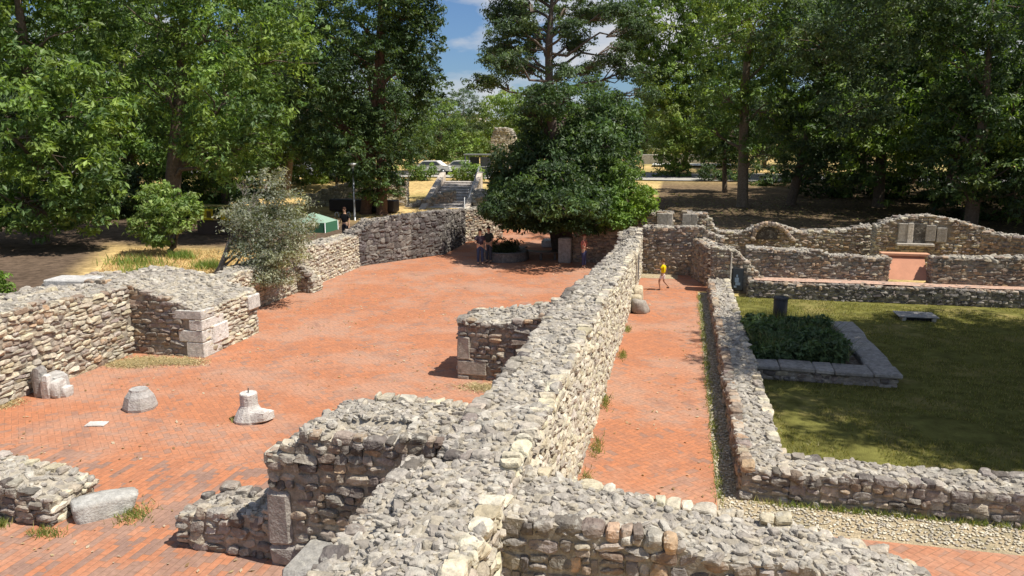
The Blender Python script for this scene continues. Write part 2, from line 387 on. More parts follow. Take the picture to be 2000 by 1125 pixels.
def tube(acc, pts, rad, c, n=8, cap=True):
    pts = np.array(pts, float); rad = np.broadcast_to(np.array(rad, float), (len(pts),)); V = []
    for i, p in enumerate(pts):
        d = pts[min(i + 1, len(pts) - 1)] - pts[max(i - 1, 0)]; d /= np.linalg.norm(d) + 1e-9
        a = np.cross(d, [0, 0, 1.] if abs(d[2]) < .9 else [0, 1., 0]); a /= np.linalg.norm(a); b = np.cross(d, a)
        th = np.arange(n) * 2 * math.pi / n
        V.append(p + rad[i] * (np.cos(th)[:, None] * a + np.sin(th)[:, None] * b))
    k = len(pts); V = np.concatenate(V)
    F = [[i * n + j, i * n + (j + 1) % n, (i + 1) * n + (j + 1) % n, (i + 1) * n + j] for i in range(k - 1) for j in range(n)]
    acc.add(V, F, c)
    if cap:
        for base in (0, (k - 1) * n):
            acc.v.append(np.array([pts[0] if base == 0 else pts[-1]], np.float32)); acc.c.append(np.array([np.asarray(c, float)[:3] if np.ndim(c) == 1 else c[0]], np.float32))
            off = acc.n - len(V) if base == 0 else acc.n - len(V) - 1
            acc.f.append(np.array([[off + base + j, off + base + (j + 1) % n, acc.n] for j in range(n)])); acc.n += 1
def lathe(acc, cx, cy, prof, c, n=20, sq=0.):
    V = []; n_ = n
    for r, z in prof:
        th = np.arange(n) * 2 * math.pi / n + math.pi / n
        V.append(np.stack([cx + r * np.cos(th), cy + r * np.sin(th), np.full(n, z)], 1))
    V = np.concatenate(V); k = len(prof)
    F = [[i * n + j, i * n + (j + 1) % n, (i + 1) * n + (j + 1) % n, (i + 1) * n + j] for i in range(k - 1) for j in range(n)]
    acc.add(V, F, c)
    acc.v.append(np.array([[cx, cy, prof[-1][1]]], np.float32)); acc.c.append(np.array([c], np.float32))
    acc.f.append(np.array([[acc.n - n + j, acc.n - n + (j + 1) % n, acc.n] for j in range(n)])); acc.n += 1

# ================================================================== TERRAIN
def sstep(a, b, x): t = np.clip((x - a) / (b - a), 0, 1); return t * t * (3 - 2 * t)
def terrain(X, Y):
    X = np.asarray(X, float); Y = np.asarray(Y, float)
    out = 1.0 + .9 * sstep(38, 75, Y) + .9 * sstep(70, 100, Y) + .25 * (fbm(np.stack([X, Y], -1), .12, 2, 2) - .5)
    leftm = sstep(-15.35, -15.7, X + np.clip(Y - 33.5, 0, 12) * -.28)
    backR = sstep(36.8, 38.2, Y) * sstep(-1.5, -.9, X) 
    backM = sstep(50, 60, Y)
    m = np.maximum(np.maximum(leftm, backR), backM)
    return out * m
def sheet_from(xs, ys, zf): 
    X, Y = np.meshgrid(xs, ys, indexing='ij'); Z = zf(X, Y); V = np.stack([X, Y, Z], -1).reshape(-1, 3)
    ii = np.arange(X.size).reshape(X.shape); F = np.stack([ii[:-1, :-1], ii[1:, :-1], ii[1:, 1:], ii[:-1, 1:]], -1).reshape(-1, 4)
    return V, F
xs = np.concatenate([[-900, -500, -250, -150, -100, -75], np.arange(-60, 40, .4), [45, 55, 75, 110, 180, 300, 600, 900]])
ys = np.concatenate([[-200, -80, -40, -20, -8], np.arange(0, 100, .4), [104, 115, 130, 160, 220, 350, 600, 1200, 2000]])
a = Acc(); V, F = sheet_from(xs, ys, terrain)
# dry straw, litter and soil patches; litter areas also carry painted tree shade
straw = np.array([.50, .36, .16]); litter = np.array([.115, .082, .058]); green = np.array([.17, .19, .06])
n1 = fbm(V[:, :2], .35, 4, 21)[:, None]; n2 = fbm(V[:, :2], .15, 3, 31)[:, None]
c = straw * (.8 + .5 * n1); k = np.clip((n2 - .48) * 6, 0, 1) * .45; c = c * (1 - k) + green * k
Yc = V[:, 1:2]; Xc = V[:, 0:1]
litter_shade = np.clip(np.maximum(sstep(30, 33.5, Yc) * (Xc < -15), sstep(0, -1.6, Xc + 19.3 + .62 * np.clip(Yc - 21, -6, 20)) * (Yc < 36)) + 0 * Yc, 0, 1) * sstep(48, 40, Yc) + sstep(36, 37, Yc) * (Xc > -2) * sstep(88, 66, Yc) * .9  # litter mask, darkened and edged where the tree shade falls
litter_shade = np.clip(litter_shade, 0, 1); c = c * (1 - litter_shade) + (litter * (.7 + .7 * n1)) * litter_shade
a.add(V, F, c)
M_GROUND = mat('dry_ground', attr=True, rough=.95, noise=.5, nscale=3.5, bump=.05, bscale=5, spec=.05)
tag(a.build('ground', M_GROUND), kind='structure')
def flat(name, rects, z, material, c=(.4, .4, .4), step=1.0):
    a = Acc()
    for (x0, x1, y0, y1) in rects:
        V, F = sheet_from(np.linspace(x0, x1, max(2, int((x1 - x0) / step) + 1)), np.linspace(y0, y1, max(2, int((y1 - y0) / step) + 1)), lambda X, Y: X * 0 + z)
        a.add(V, F, np.array(c))
    return tag(a.build(name, material, smooth=False), kind='structure')
flat('brick_floor', [(-15.2, -1.7, 12, 50)], .010, M_HERR)
flat('brick_floor_near', [(-22, -1.7, 2, 12)], .010, M_STRETCH)
flat('brick_path', [(-1.7, .80, 6, 34.6), (.80, 2.2, 30.9, 33.3)], .010, M_HERR)
flat('brick_path_front', [(.80, 16, 4, 11.62)], .014, M_HERR)
M_GRAV = mat('gravel', (.42, .34, .22), .95, noise=.5, nscale=22, bump=.03, bscale=40, stain=(.24, .22, .14), stscale=1.2)
flat('gravel_strip', [(.80, 1.35, 11.62, 30.7), (1.35, 16, 11.62, 12.75)], .006, M_GRAV)
M_LAWN = mat('lawn', (.155, .150, .042), .95, noise=.5, nscale=2.2, bump=.03, bscale=60, stain=(.36, .29, .12), stscale=.5, spec=.05)
flat('lawn', [(1.6, 26, 13, 30.3)], .006, M_LAWN)
flat('dirt_patch', [(-1.7, 0, 33.5, 34.6)], .015, M_GRAV)

# loose pebbles, grass and straw
def scatter_pebbles(name, rects, n, s, pal, label, cat):
    a = Acc(); ar = np.array([(r[1] - r[0]) * (r[3] - r[2]) for r in rects]); k = rng.choice(len(rects), n, p=ar / ar.sum()); rr = np.array(rects)[k]
    p = np.stack([rng.uniform(rr[:, 0], rr[:, 1]), rng.uniform(rr[:, 2], rr[:, 3]), np.full(n, .02)], 1)
    sz = rng.uniform(.5, 1.3, (n, 3)) * s; sz[:, 2] *= .5; th = rng.uniform(0, 3.14, n)
    rt = np.zeros((n, 3, 3)); rt[:, 0, 0] = np.cos(th); rt[:, 1, 0] = np.sin(th); rt[:, 0, 1] = -np.sin(th); rt[:, 1, 1] = np.cos(th); rt[:, 2, 2] = 1
    P = PAL[pal]; T = stone_templates(2, 8, 3.); place(a, T, p, sz, rt, P[rng.integers(0, len(P), n)] * rng.uniform(.9, 1.4, n)[:, None])
    return tag(a.build(name, M_ST), label, cat, kind='stuff')
scatter_pebbles('pebbles', [(.82, 1.15, 12, 30.6), (1.0, 12, 11.7, 12.55)], 4200, .022, 'cream', 'loose pale pebbles lying in the gravel strip beside the brick path', 'pebbles')
def blades(name, pts, hgt, wid, cols, label, cat, lean=.5, material=None):
    n = len(pts); pts = np.asarray(pts, float); th = rng.uniform(0, 6.28, n); h = hgt * rng.uniform(.5, 1.3, n)
    d = np.stack([np.cos(th), np.sin(th), np.zeros(n)], 1) * (wid / 2)
    ln = rng.normal(0, lean, (n, 2)) * h[:, None]
    t = pts + np.concatenate([ln, h[:, None]], 1)
    V = np.stack([pts - d, pts + d, t], 1).reshape(-1, 3); F = np.arange(3 * n).reshape(-1, 3)
    cols = np.array(cols); c = cols[rng.integers(0, len(cols), n)] * rng.uniform(.7, 1.3, n)[:, None]
    a = Acc(); a.add(V, F, np.repeat(c, 3, 0)); return tag(a.build(name, material or M_LEAF, smooth=False), label, cat, kind='stuff')
def clus(cx, cy, rx, ry, n, z=0.01):
    p = rng.normal(0, .5, (n, 2)); return np.stack([cx + p[:, 0] * rx, cy + p[:, 1] * ry, np.full(n, z)], 1)
gl = np.stack([rng.uniform(1.9, 15, 70000), rng.uniform(13.3, 30.1, 70000), np.full(70000, .005)], 1); gl = gl[vnoise(gl[:, :2], 1.1, 3) + .25 * vnoise(gl[:, :2], 5., 4) > .42]
blades('grass', gl, .065, .018, [(.14, .155, .035), (.21, .20, .055), (.32, .27, .10)], 'short dry grass of the lawn inside the low garden walls', 'grass')
wd = [clus(x, y, .12, .5, 150) for x, y in [(-1.45, 12.6), (-1.5, 17), (-1.42, 21), (-1.5, 24), (-1.4, 27), (-1.42, 14.3)]]
wd += [clus(.85, y, .1, .8, 130) for y in np.arange(13, 30, 1.5)]
wd += [clus(x, 12.5, .6, .06, 150) for x in np.arange(2, 9, .9)]
wd += [clus(-8.45, 9.9, .25, .3, 260), clus(-9.35, 9.1, .3, .15, 160), clus(-12.0, 14.5, .12, .12, 80), clus(-9.2, 14.1, .12, .12, 70), clus(-4.6, 8.85, .3, .12, 150), clus(-10.3, 9.15, .2, .1, 200)]
blades('weeds', np.concatenate(wd), .11, .018, [(.14, .20, .05), (.22, .26, .07), (.36, .33, .13)], 'green weeds sprouting from the joints along the wall feet', 'weeds')
st = [clus(x, y, .7, .35, 2200) for x, y in [(-14.0, 17.7), (-13.2, 17.8), (-14.4, 17.3)]] + [clus(-4.4, 17.4, .7, .35, 1500), clus(-3.4, 17.5, .4, .3, 600), clus(-14.9, 13.9, .3, .4, 500)]
blades('straw', np.concatenate(st), .045, .02, [(.50, .38, .19), (.56, .46, .27), (.40, .31, .16), (.33, .29, .13)], 'dry yellow straw lying in the wall corners of the brick court', 'straw', 2., M_STRAW)
sg = [np.stack([rng.uniform(-24.5, -16, 9000), rng.uniform(20, 31, 9000), np.zeros(9000)], 1)]
sg = np.concatenate(sg); sg = sg[sg[:, 0] > -19.2 - .62 * (sg[:, 1] - 21)]; sg[:, 2] = terrain(sg[:, 0], sg[:, 1])  # blades stop at the edge of the painted tree shade
blades('dry_grass', sg, .15, .03, [(.50, .33, .14), (.56, .40, .19), (.40, .27, .12)], 'yellow dry grass on the bank behind the left wall', 'grass', .9, M_STRAW)
gg = np.concatenate([clus(x, y, rx, ry, 420) for x, y, rx, ry in [(-21.5, 26.8, 1.3, .8), (-19.4, 24.8, 1.2, .8), (-18.0, 26.5, .6, .5), (-20.6, 28.5, .6, .4)]]); gg[:, 2] = terrain(gg[:, 0], gg[:, 1])
blades('green_grass', gg, .36, .035, [(.13, .22, .04), (.2, .28, .06), (.30, .32, .1)], 'tufts of green grass among the yellow grass behind the left wall', 'grass', .4)

def flakes(name, pts, size, cols, label, cat):
    n = len(pts); th = rng.uniform(0, 6.28, n); sz = size * rng.uniform(.4, 1.4, n); d = np.stack([np.cos(th), np.sin(th), rng.normal(0, .3, n)], 1) * sz[:, None]; e = np.stack([-np.sin(th), np.cos(th), rng.normal(0, .3, n)], 1) * (sz * .6)[:, None]
    p = pts + np.array([0, 0, .02]); V = np.stack([p - d, p + e, p + d, p - e], 1).reshape(-1, 3); V[:, 2] = np.maximum(V[:, 2], pts[0, 2] + .004)
    cols = np.array(cols); a = Acc(); a.add(V, np.arange(4 * n).reshape(-1, 4), np.repeat(cols[rng.integers(0, len(cols), n)], 4, 0)); return tag(a.build(name, M_LEAF, smooth=False), label, cat, kind='stuff')
n = 2600; lp0 = np.stack([rng.uniform(-14.8, .8, n), 5 + 32 * rng.random(n) ** 1.2, np.full(n, .012)], 1); lp0 = lp0[(vnoise(lp0[:, :2], .7, 3) > .45)]
flakes('fallen_leaves', lp0, .035, [(.50, .40, .24), (.42, .30, .16), (.30, .2, .1), (.55, .48, .36)], 'scattered dry fallen leaves and crumbs lying on the brick paving', 'leaves')
n = 5000; lp1 = np.stack([rng.uniform(-1.6, 26, n), rng.uniform(39, 62, n), np.zeros(n)], 1); lp1[:, 2] = terrain(lp1[:, 0], lp1[:, 1])
flk = flakes('leaf_litter', lp1 * [1, 1, 0] + [0, 0, 1.0], .09, [(.34, .28, .14), (.26, .2, .1), (.2, .22, .08), (.15, .1, .06)], 'leaf litter on the shaded slope behind the back wall', 'leaves')
zz_ = np.empty(len(flk.data.vertices) * 3, np.float32); flk.data.vertices.foreach_get('co', zz_); zz_ = zz_.reshape(-1, 3); zz_[:, 2] = terrain(zz_[:, 0], zz_[:, 1]) + np.maximum(zz_[:, 2] - 1.0, .01); flk.data.vertices.foreach_set('co', zz_.ravel())

# ================================================================== WALLS
# main wall down the middle: right face X=-1.62
def h_main(s, t):   # s from Y=4.6
    y = s + 4.6
    return float(np.interp(y, [4.6, 7, 9, 12, 15, 19, 22, 28, 31, 33.2, 33.7, 34.6], [2.42, 2.45, 2.5, 2.42, 2.45, 2.3, 2.05, 1.88, 1.74, 1.76, 2.1, 2.15])) - .10 * (t > 1.0)
A1 = R(90)
# U along +Y, V points to -X; front (-V) is the +X face
main = empty('central_stone_wall', (-2.1, 14, 0))
tag(main, 'long thick rubble wall running through the middle from the foreground to the tree', 'stone wall')
def add_part(accs, name, parent, material=M_ST):
    a = Acc()
    for q in accs:
        a.v += q.v; a.c += q.c; a.f += [f + a.n for f in q.f]; a.n += q.n
    return a.build(name, material, parent=parent, origin=parent.location, smooth=False)
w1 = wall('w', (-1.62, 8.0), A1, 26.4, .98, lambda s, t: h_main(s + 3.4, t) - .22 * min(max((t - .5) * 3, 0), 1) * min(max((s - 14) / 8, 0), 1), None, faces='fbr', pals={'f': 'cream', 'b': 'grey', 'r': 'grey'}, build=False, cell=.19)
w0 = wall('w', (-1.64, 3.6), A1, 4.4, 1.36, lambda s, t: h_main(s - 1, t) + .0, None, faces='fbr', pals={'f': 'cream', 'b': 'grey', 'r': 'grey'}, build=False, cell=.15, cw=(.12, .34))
add_part([w0, w1], 'masonry', main)
# niche tablet on the right face
a = Acc(); a_ = []
pan = Acc(); cbox(pan, (-1.60, 29.2, .55), (-1.50, 30.1, 1.5), np.array([.60, .54, .42]), .03)
lathe_p = [(.45 * math.cos(t), 1.5 + .35 * math.sin(t)) for t in np.linspace(0, math.pi, 9)]
vv = [(-1.60, 29.65 + p[0], p[1]) for p in lathe_p] + [(-1.50, 29.65 + p[0], p[1]) for p in lathe_p]
pan.add(np.array(vv), [[i, i + 1, i + 10, i + 9] for i in range(8)], np.array([.60, .54, .42]))
for k in range(1, 8): pan.add(np.array([vv[9], vv[9 + k], vv[9 + k + 1]]), [[0, 1, 2]], np.array([.60, .54, .42]))
fr = pan.build('niche_frame', M_ST, parent=main, smooth=False, origin=main.location)
pp = Acc(); cbox(pp, (-1.49, 29.3, .62), (-1.485, 30.0, 1.65), np.array([.13, .13, .13]), .001)
pp.build('tablet', M_GEN, parent=main, smooth=False, origin=main.location)
# cross wall, foreground right
wall('cross_wall', (-1.70, 7.0), 0, 4.60, 1.12, lambda s, t: float(np.interp(s, [0, 1, 2, 3, 4.1, 4.45], [2.30, 2.16, 2.10, 2.08, 1.85, 1.55])) - .12 * (t > .8) * (s > 1.5), 'rough rubble cross wall in the right foreground ending beside the front brick path', faces='fbr', pals={'f': 'grey', 'b': 'cream', 'r': 'cream'}, cell=.15, ch=(.11, .22), cw=(.13, .33), mixes={'f': ('brown', .25)}, rough=.11)
# pier B with quoins (left foreground)
pb = empty('stone_pier', (-4.2, 9.8, 0)); tag(pb, 'tall rubble pier in the left foreground with worn cut corner stones', 'stone pier')
w_ = wall('w', (-5.50, 9.1), 0, 2.95, 1.45, lambda s, t: float(np.interp(s, [0, .25, .3, .5, .6, 2, 2.95], [1.68, 1.72, 1.85, 1.9, 2.06, 2.12, 2.05])) - (.12 if (t < .55 and .9 < s < 2.0) else 0), None, faces='flb', pals={'f': 'grey', 'l': 'grey', 'b': 'cream'}, cell=.16, ch=(.08, .2), cw=(.12, .38), build=False, skip=lambda s, z: s < .42 and z < 1.2, mixes={'f': ('brown', .3)})
add_part([w_], 'masonry', pb)
for (zz0, zz1, x1, c0) in [(0, .32, -4.95, .9), (.33, 1.15, -5.17, 1.0)]:
    q = Acc(); cbox(q, (-5.53, 9.045, zz0), (x1, 9.5, zz1), np.array([.33, .30, .27]) * c0, .05, wob=.05); q.build('quoin', M_ST, parent=pb, origin=pb.location, smooth=False)
q = Acc(); cbox(q, (-5.57, 9.06, 1.5), (-5.2, 9.45, 1.70), np.array([.46, .42, .34]), .04, wob=.05); q.build('quoin', M_ST, parent=pb, origin=pb.location, smooth=False)
# mortar bed on the pier top
wall('low_wall_stub', (-7.12, 9.22), R(-1), 1.6, .75, lambda s, t: float(np.interp(s, [0, .35, .45, 1.6], [.48, .52, .64, .66])), 'knee-high rubble stub butting against the left side of the tall foreground pier', faces='flb', pals={'f': 'grey', 'l': 'grey', 'b': 'grey'}, ch=(.13, .24), cw=(.18, .36), cell=.22)
a = Acc(); cbox(a, (-5.0, 8.2, 0), (-3.0, 9.05, .45), np.array([.30, .29, .27]), .2, wob=.3)
tag(a.build('stone_footing', M_ST, origin=(-4, 8.6, 0), smooth=False), 'grey weathered footing slab at the bottom of the foreground pier', 'stone footing')
# pier A
pa = empty('stone_pier', (-4.0, 18.8, 0)); tag(pa, 'waist-high rubble pier halfway along the court, standing left of the central wall', 'stone pier')
w_ = wall('w', (-5.33, 18.0), 0, 2.75, 1.75, lambda s, t: float(np.interp(s, [0, .4, 1.0, 1.5, 2.75], [1.48, 1.50, 1.52, 1.58, 1.85])), None, faces='flb', pals={'f': 'brown', 'l': 'grey', 'b': 'cream'}, ch=(.08, .17), cw=(.15, .5), cell=.21, build=False, skip=lambda s, z: s < .75 and .12 < z < .5 or s < .3 and z < 1.1, mixes={'f': ('grey', .45)})
add_part([w_], 'masonry', pa)
for (a0, a1, z0_, z1_) in [(-5.36, -4.6, .12, .50), (-5.36, -5.02, .52, 1.12), (-5.36, -5.05, 0, .11)]:
    q = Acc(); cbox(q, (a0, 17.95, z0_), (a1, 18.4, z1_), np.array([.36, .32, .27]), .03, wob=.03); q.build('quoin', M_ST, parent=pa, origin=pa.location, smooth=False)
# bottom left low wall and block
wall('low_wall', (-14.5, 9.32), R(0), 5.05, .95, lambda s, t: float(np.interp(s, [0, 3, 4.3, 5.05], [.75, .66, .60, .42])), 'low rubble wall end at the left foreground edge, next to a lying block', faces='frb', pals={'f': 'grey', 'r': 'cream', 'b': 'cream'}, ch=(.1, .18), cw=(.2, .42), cell=.24, mixes={'f': ('dark', .3)})
a = Acc(); T, F = stone_templates(6, 1, 6.); P = T[0] * np.array([.50, .24, .19]); an = R(50)
P = np.stack([P[:, 0] * math.cos(an) - P[:, 1] * math.sin(an), P[:, 0] * math.sin(an) + P[:, 1] * math.cos(an), P[:, 2]], 1); a.add(P + np.array([-8.95, 9.92, .13]), F, np.array([.42, .41, .38]))
tag(a.build('stone_block', M_ST, origin=(-8.95, 9.92, 0)), 'rounded pale grey stone block lying beside the low wall end on the bricks', 'stone block')
# left court wall
wall('court_wall', (-14.98, 6.5), A1, 11.8, 1.3, lambda s, t: float(np.interp(s, [0, 5, 8, 10.5, 11.8], [2.15, 2.12, 2.12, 2.0, 1.95])), 'high pale rubble wall along the left edge of the court', faces='fb', pals={'f': 'cream', 'b': 'cream'}, ch=(.09, .2), cw=(.18, .5), cell=.24, mixes={'f': ('brown', .25)})
bt = empty('stone_buttress', (-13.9, 19.6, 0)); tag(bt, 'rubble buttress with pale cut corner blocks jutting from the left court wall', 'stone buttress')
w_ = wall('w', (-16.4, 18.3), 0, 3.62, 2.85, lambda s, t: float(np.interp(s, [0, 1.4, 2.4, 3.62], [2.0, 1.98, 1.66, 1.36])) + .0 * t, None, faces='frb', pals={'f': 'brown', 'r': 'cream', 'b': 'cream'}, ch=(.09, .17), cw=(.16, .5), cell=.24, build=False, skip=lambda s, z: s > 3.0, mixes={'f': ('grey', .3)})
add_part([w_], 'masonry', bt)
zq = 0
for k, (hh, xl, yl) in enumerate([(.44, -13.28, 19.15), (.34, -13.5, 19.0), (.30, -13.15, 19.3), (.27, -13.65, 18.9)]):
    q = Acc(); cbox(q, (xl, 18.25, zq), (-12.74, yl, zq + hh - .012), np.array([.63, .61, .56]) * (1, .92, 1.03, .85)[k], .02, wob=.02); q.build('quoin', M_ST, parent=bt, origin=bt.location, smooth=False); zq += hh
q = Acc(); cbox(q, (-12.9, 18.72, .30), (-12.70, 19.45, .82), np.array([.68, .66, .62]), .03, wob=.03); q.build('quoin', M_ST, parent=bt, origin=bt.location, smooth=False)
q = Acc(); cbox(q, (-13.3, 20.55, .85), (-12.66, 21.2, 1.3), np.array([.56, .54, .50]), .03, wob=.03); q.build('quoin', M_ST, parent=bt, origin=bt.location, smooth=False)
a = Acc(); cbox(a, (-18.1, 18.6, 1.72), (-16.7, 19.5, 1.95), np.array([.50, .49, .47]), .03, rz=R(8), wob=.02)
tag(a.build('stone_slab', M_ST, origin=(-17.4, 19, 1.72), smooth=False), 'flat pale slab lying at the back of the left wall top', 'stone slab')
wall('wall_mass', (-18.2, 16.6), R(0), 3.1, 4.2, lambda s, t: 1.78 + .05 * s, 'broad rubble wall top behind the corner of the left court wall', faces='flb', pals={'f': 'cream', 'l': 'grey', 'b': 'cream'}, cell=.26, lo=True, z0=0.)
wall('court_wall', (-14.62, 21.15), R(90.6), 12.4, 1.0, lambda s, t: float(np.interp(s, [0, 3, 5.5, 6.3, 9, 12.4], [1.35, 1.45, 1.5, 1.72, 1.6, 1.52])), 'pale rubble wall behind the grey feathery tree, ending at the dark wall', faces='frb', pals={'f': 'cream', 'r': 'cream', 'b': 'cream'}, ch=(.09, .2), cw=(.14, .4), cell=.22)
wall('wall_projection', (-14.75, 27.3), 0, .75, .8, lambda s, t: 1.2 - s * .9, 'small sloping stump projecting from the pale rubble wall left of the dark wall', faces='frb', pals={'f': 'grey', 'r': 'cream', 'b': 'cream'}, ch=(.1, .2))
# dark tall wall: weathered, with tree shade painted into stone and mortar colours
ang = math.atan2(4.7, 2.95)
M_DARKW = M_ST
wall('dark_wall', (-14.95, 33.55), ang, 5.6, 1.1, lambda s, t: float(np.interp(s, [0, .5, 1.2, 3, 5.6], [1.55, 1.75, 2.1, 2.2, 2.2])), 'tall dark weathered wall with painted tree shade and pale vertical streaks, far end of court', faces='fl', pals={'f': 'dark', 'l': 'dark'}, ch=(.14, .36), cw=(.2, .6), cell=.25, topcol='grey', mortar=(.13, .118, .11), material=M_STREAK)
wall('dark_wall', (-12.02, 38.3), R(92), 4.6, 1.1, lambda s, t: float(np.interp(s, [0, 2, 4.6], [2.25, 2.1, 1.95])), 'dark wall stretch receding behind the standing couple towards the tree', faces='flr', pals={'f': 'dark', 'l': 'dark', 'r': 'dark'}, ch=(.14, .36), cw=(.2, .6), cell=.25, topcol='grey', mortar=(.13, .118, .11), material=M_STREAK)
wall('wall_end', (-12.25, 43.2), R(60), 3.2, .9, lambda s, t: 1.9, 'shaded cream wall end beyond the dark wall, left of the tree', faces='fl', pals={'f': 'brown', 'l': 'cream'}, lo=True, cell=.3, mixes={'f': ('cream', .4)})
# wall behind the leaning person
wall('short_wall', (-5.1, 37.2), R(0), 3.4, .9, lambda s, t: 1.65 + .2 * s, 'short brown wall between the tree trunk and the central wall', faces='fl', pals={'f': 'brown', 'l': 'brown'}, lo=True, cell=.25)
a = Acc(); cbox(a, (-5.75, 36.7, 0), (-5.12, 37.3, 1.25), np.array([.34, .31, .28]), .05, wob=.06)
tag(a.build('stone_block', M_ST, origin=(-5.4, 37, 0), smooth=False), 'upright grey stone block beside the tree trunk, left of the short brown wall', 'stone block')
# corridor end wall with window
def skip_win(x0, x1, z0_, z1_): return lambda s, z: x0 < s < x1 and z0_ < z < z1_
wall('corridor_end_wall', (-1.6, 34.6), R(-2), 3.5, .8, lambda s, t: float(np.interp(s, [0, 2.6, 2.7, 3.5], [2.15, 2.15, 1.95, 1.7])), 'brown rubble wall closing the far end of the brick corridor', faces='f', pals={'f': 'brown'}, ch=(.09, .17), cw=(.13, .36), cell=.22, mixes={'f': ('grey', .3)})
wall('return_wall', (1.75, 32.1), R(104), 2.4, .6, lambda s, t: 1.7, 'short rubble wall turning back to the corridor end behind the sign pillar', faces='flbr', pals={'f': 'brown', 'l': 'brown', 'b': 'brown'}, lo=True, cell=.25)
wall('terrace_wall', (2.6, 31.2), R(0), 5.25, .8, lambda s, t: float(np.interp(s, [0, 2.8, 2.85, 5.25], [1.78, 1.72, 1.60, 1.52])), 'brown rubble terrace wall left of the salmon slab, behind the lawn', faces='fr', pals={'f': 'brown', 'r': 'brown'}, ch=(.08, .17), cw=(.12, .4), cell=.22, mixes={'f': ('grey', .35)})
wall('terrace_wall', (9.35, 31.1), R(0), 9, .8, lambda s, t: float(np.interp(s, [0, 1, 9], [1.62, 1.66, 1.85])), 'brown rubble terrace wall right of the salmon slab, behind the lawn', faces='fl', pals={'f': 'brown', 'l': 'brown'}, ch=(.08, .18), cw=(.14, .45), cell=.22, mixes={'f': ('grey', .3)})
# ledge + retaining wall of lawn
wall('retaining_wall', (2.7, 30.15), R(0.3), 16, 1.0, lambda s, t: .60, 'low dark retaining wall with a pinkish ledge along the far side of the lawn', faces='fl', pals={'f': 'grey'}, ch=(.09, .15), cw=(.12, .36), cell=.26, rough=.02, topcol='brown', mixes={'f': ('dark', .45)})
a = Acc(); V, F = sheet_from(np.linspace(2.9, 18.5, 60), np.linspace(30.42, 31.16, 4), lambda X, Y: .632 + .03 * fbm(np.stack([X, Y], -1), 1.5, 2)); a.add(V, F, np.array([.50, .33, .25])); 
tag(a.build('ledge', M_ST), 'smooth pinkish ledge on top of the low retaining wall', 'ledge')
# salmon slab in the opening
sb = Acc()
V = np.array([(7.88, 31.55, .66), (9.32, 31.55, .66), (9.32, 32.25, 1.50), (7.88, 32.25, 1.50), (7.88, 32.7, .5), (9.32, 32.7, .5), (9.32, 32.7, 1.5), (7.88, 32.7, 1.5)])
sb.add(V, [[0, 1, 2, 3], [3, 2, 6, 7], [1, 5, 6, 2], [0, 3, 7, 4]], np.array([.56, .27, .17])); cbox(sb, (7.75, 32.15, 1.5), (9.5, 32.55, 1.60), np.array([.60, .32, .2]), .01)
tag(sb.build('sloping_slab', mat('salmon_plaster', attr=True, rough=.85, noise=.12, nscale=2.5, bump=.004), smooth=False, origin=(8.6, 32, .6)), 'smooth salmon sloping slab filling the gap in the terrace wall', 'slab')
# back walls
hb = [(0, 2.50), (1.1, 2.5), (1.12, 2.5), (1.9, 2.52), (2.9, 2.45), (3.3, 1.8), (3.4, 1.66), (4.8, 1.64), (5.3, 1.95), (6.3, 2.05), (7.2, 1.72), (8.3, 1.75), (9.8, 2.0), (10.3, 2.1)]
bw = empty('back_wall', (5, 38.2, 0)); tag(bw, 'uneven brown rubble wall in front of the shaded trees, left of the blind window', 'stone wall')
w_ = wall('w', (-1.7, 37.6), 0, 10.3, .8, lambda s, t: float(np.interp(s, [p[0] for p in hb], [p[1] for p in hb])) - (.9 if 1.35 < s < 1.8 else 0) - (.0), None, faces='fb', pals={'f': 'brown', 'b': 'grey'}, ch=(.09, .18), cw=(.14, .42), cell=.22, build=False, mixes={'f': ('cream', .25)})
add_part([w_], 'masonry', bw)
for (x0, x1, cc) in [(-1.1, -.62, .36), (-.62, -.36, .56), (.1, .5, .36), (.5, .8, .30)]:
    q = Acc(); cbox(q, (x0, 37.50, 1.55), (x1, 37.75, 2.46), np.array([cc, cc * .93, cc * .82]), .02, wob=.02); q.build('window_piece', M_ST, parent=bw, origin=bw.location, smooth=False)
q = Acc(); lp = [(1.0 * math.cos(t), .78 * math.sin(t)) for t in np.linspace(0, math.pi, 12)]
fv = [(4.0 + p[0] * .48, 37.42, 1.35 + p[1] * .8) for p in lp]; q.add(np.array([(4.0, 37.42, 1.35)] + fv), [[0, i + 1, i + 2] for i in range(11)], np.array([.07, .06, .055]))  # flat dark sheet painting the shade inside the small vault
q.build('vault_shade_sheet', M_ST, parent=bw, origin=bw.location, smooth=False)
rv = Acc()
for i in range(26):
    t = math.pi * i / 25; p = np.array([[4.0 + (.62 if t > 1.57 else 1.15) * math.cos(t) + random.uniform(-.03, .03), 37.38, 1.33 + .78 * math.sin(t) ** (1 if t > 1.57 else 1.8)]])
    place(rv, ST_HI, p, np.array([[.08, .12, .10]]), frame([math.cos(t + 1.57), 0, math.sin(t + 1.57)], [0, -1, 0], .14, 1), PAL['brown'][[i % 7]] * 1.1)
rv.build('vault_rim', M_ST, parent=bw, origin=bw.location)
w2 = empty('window_wall', (11.5, 37.5, 0)); tag(w2, 'taller brown wall piece with a pale blind window, behind the salmon slab', 'stone wall')
hw = [(0, 2.15), (.4, 2.4), (1.4, 2.65), (2.2, 2.7), (3.2, 2.5), (4.2, 2.25), (5.2, 1.85), (7.5, 1.1)]
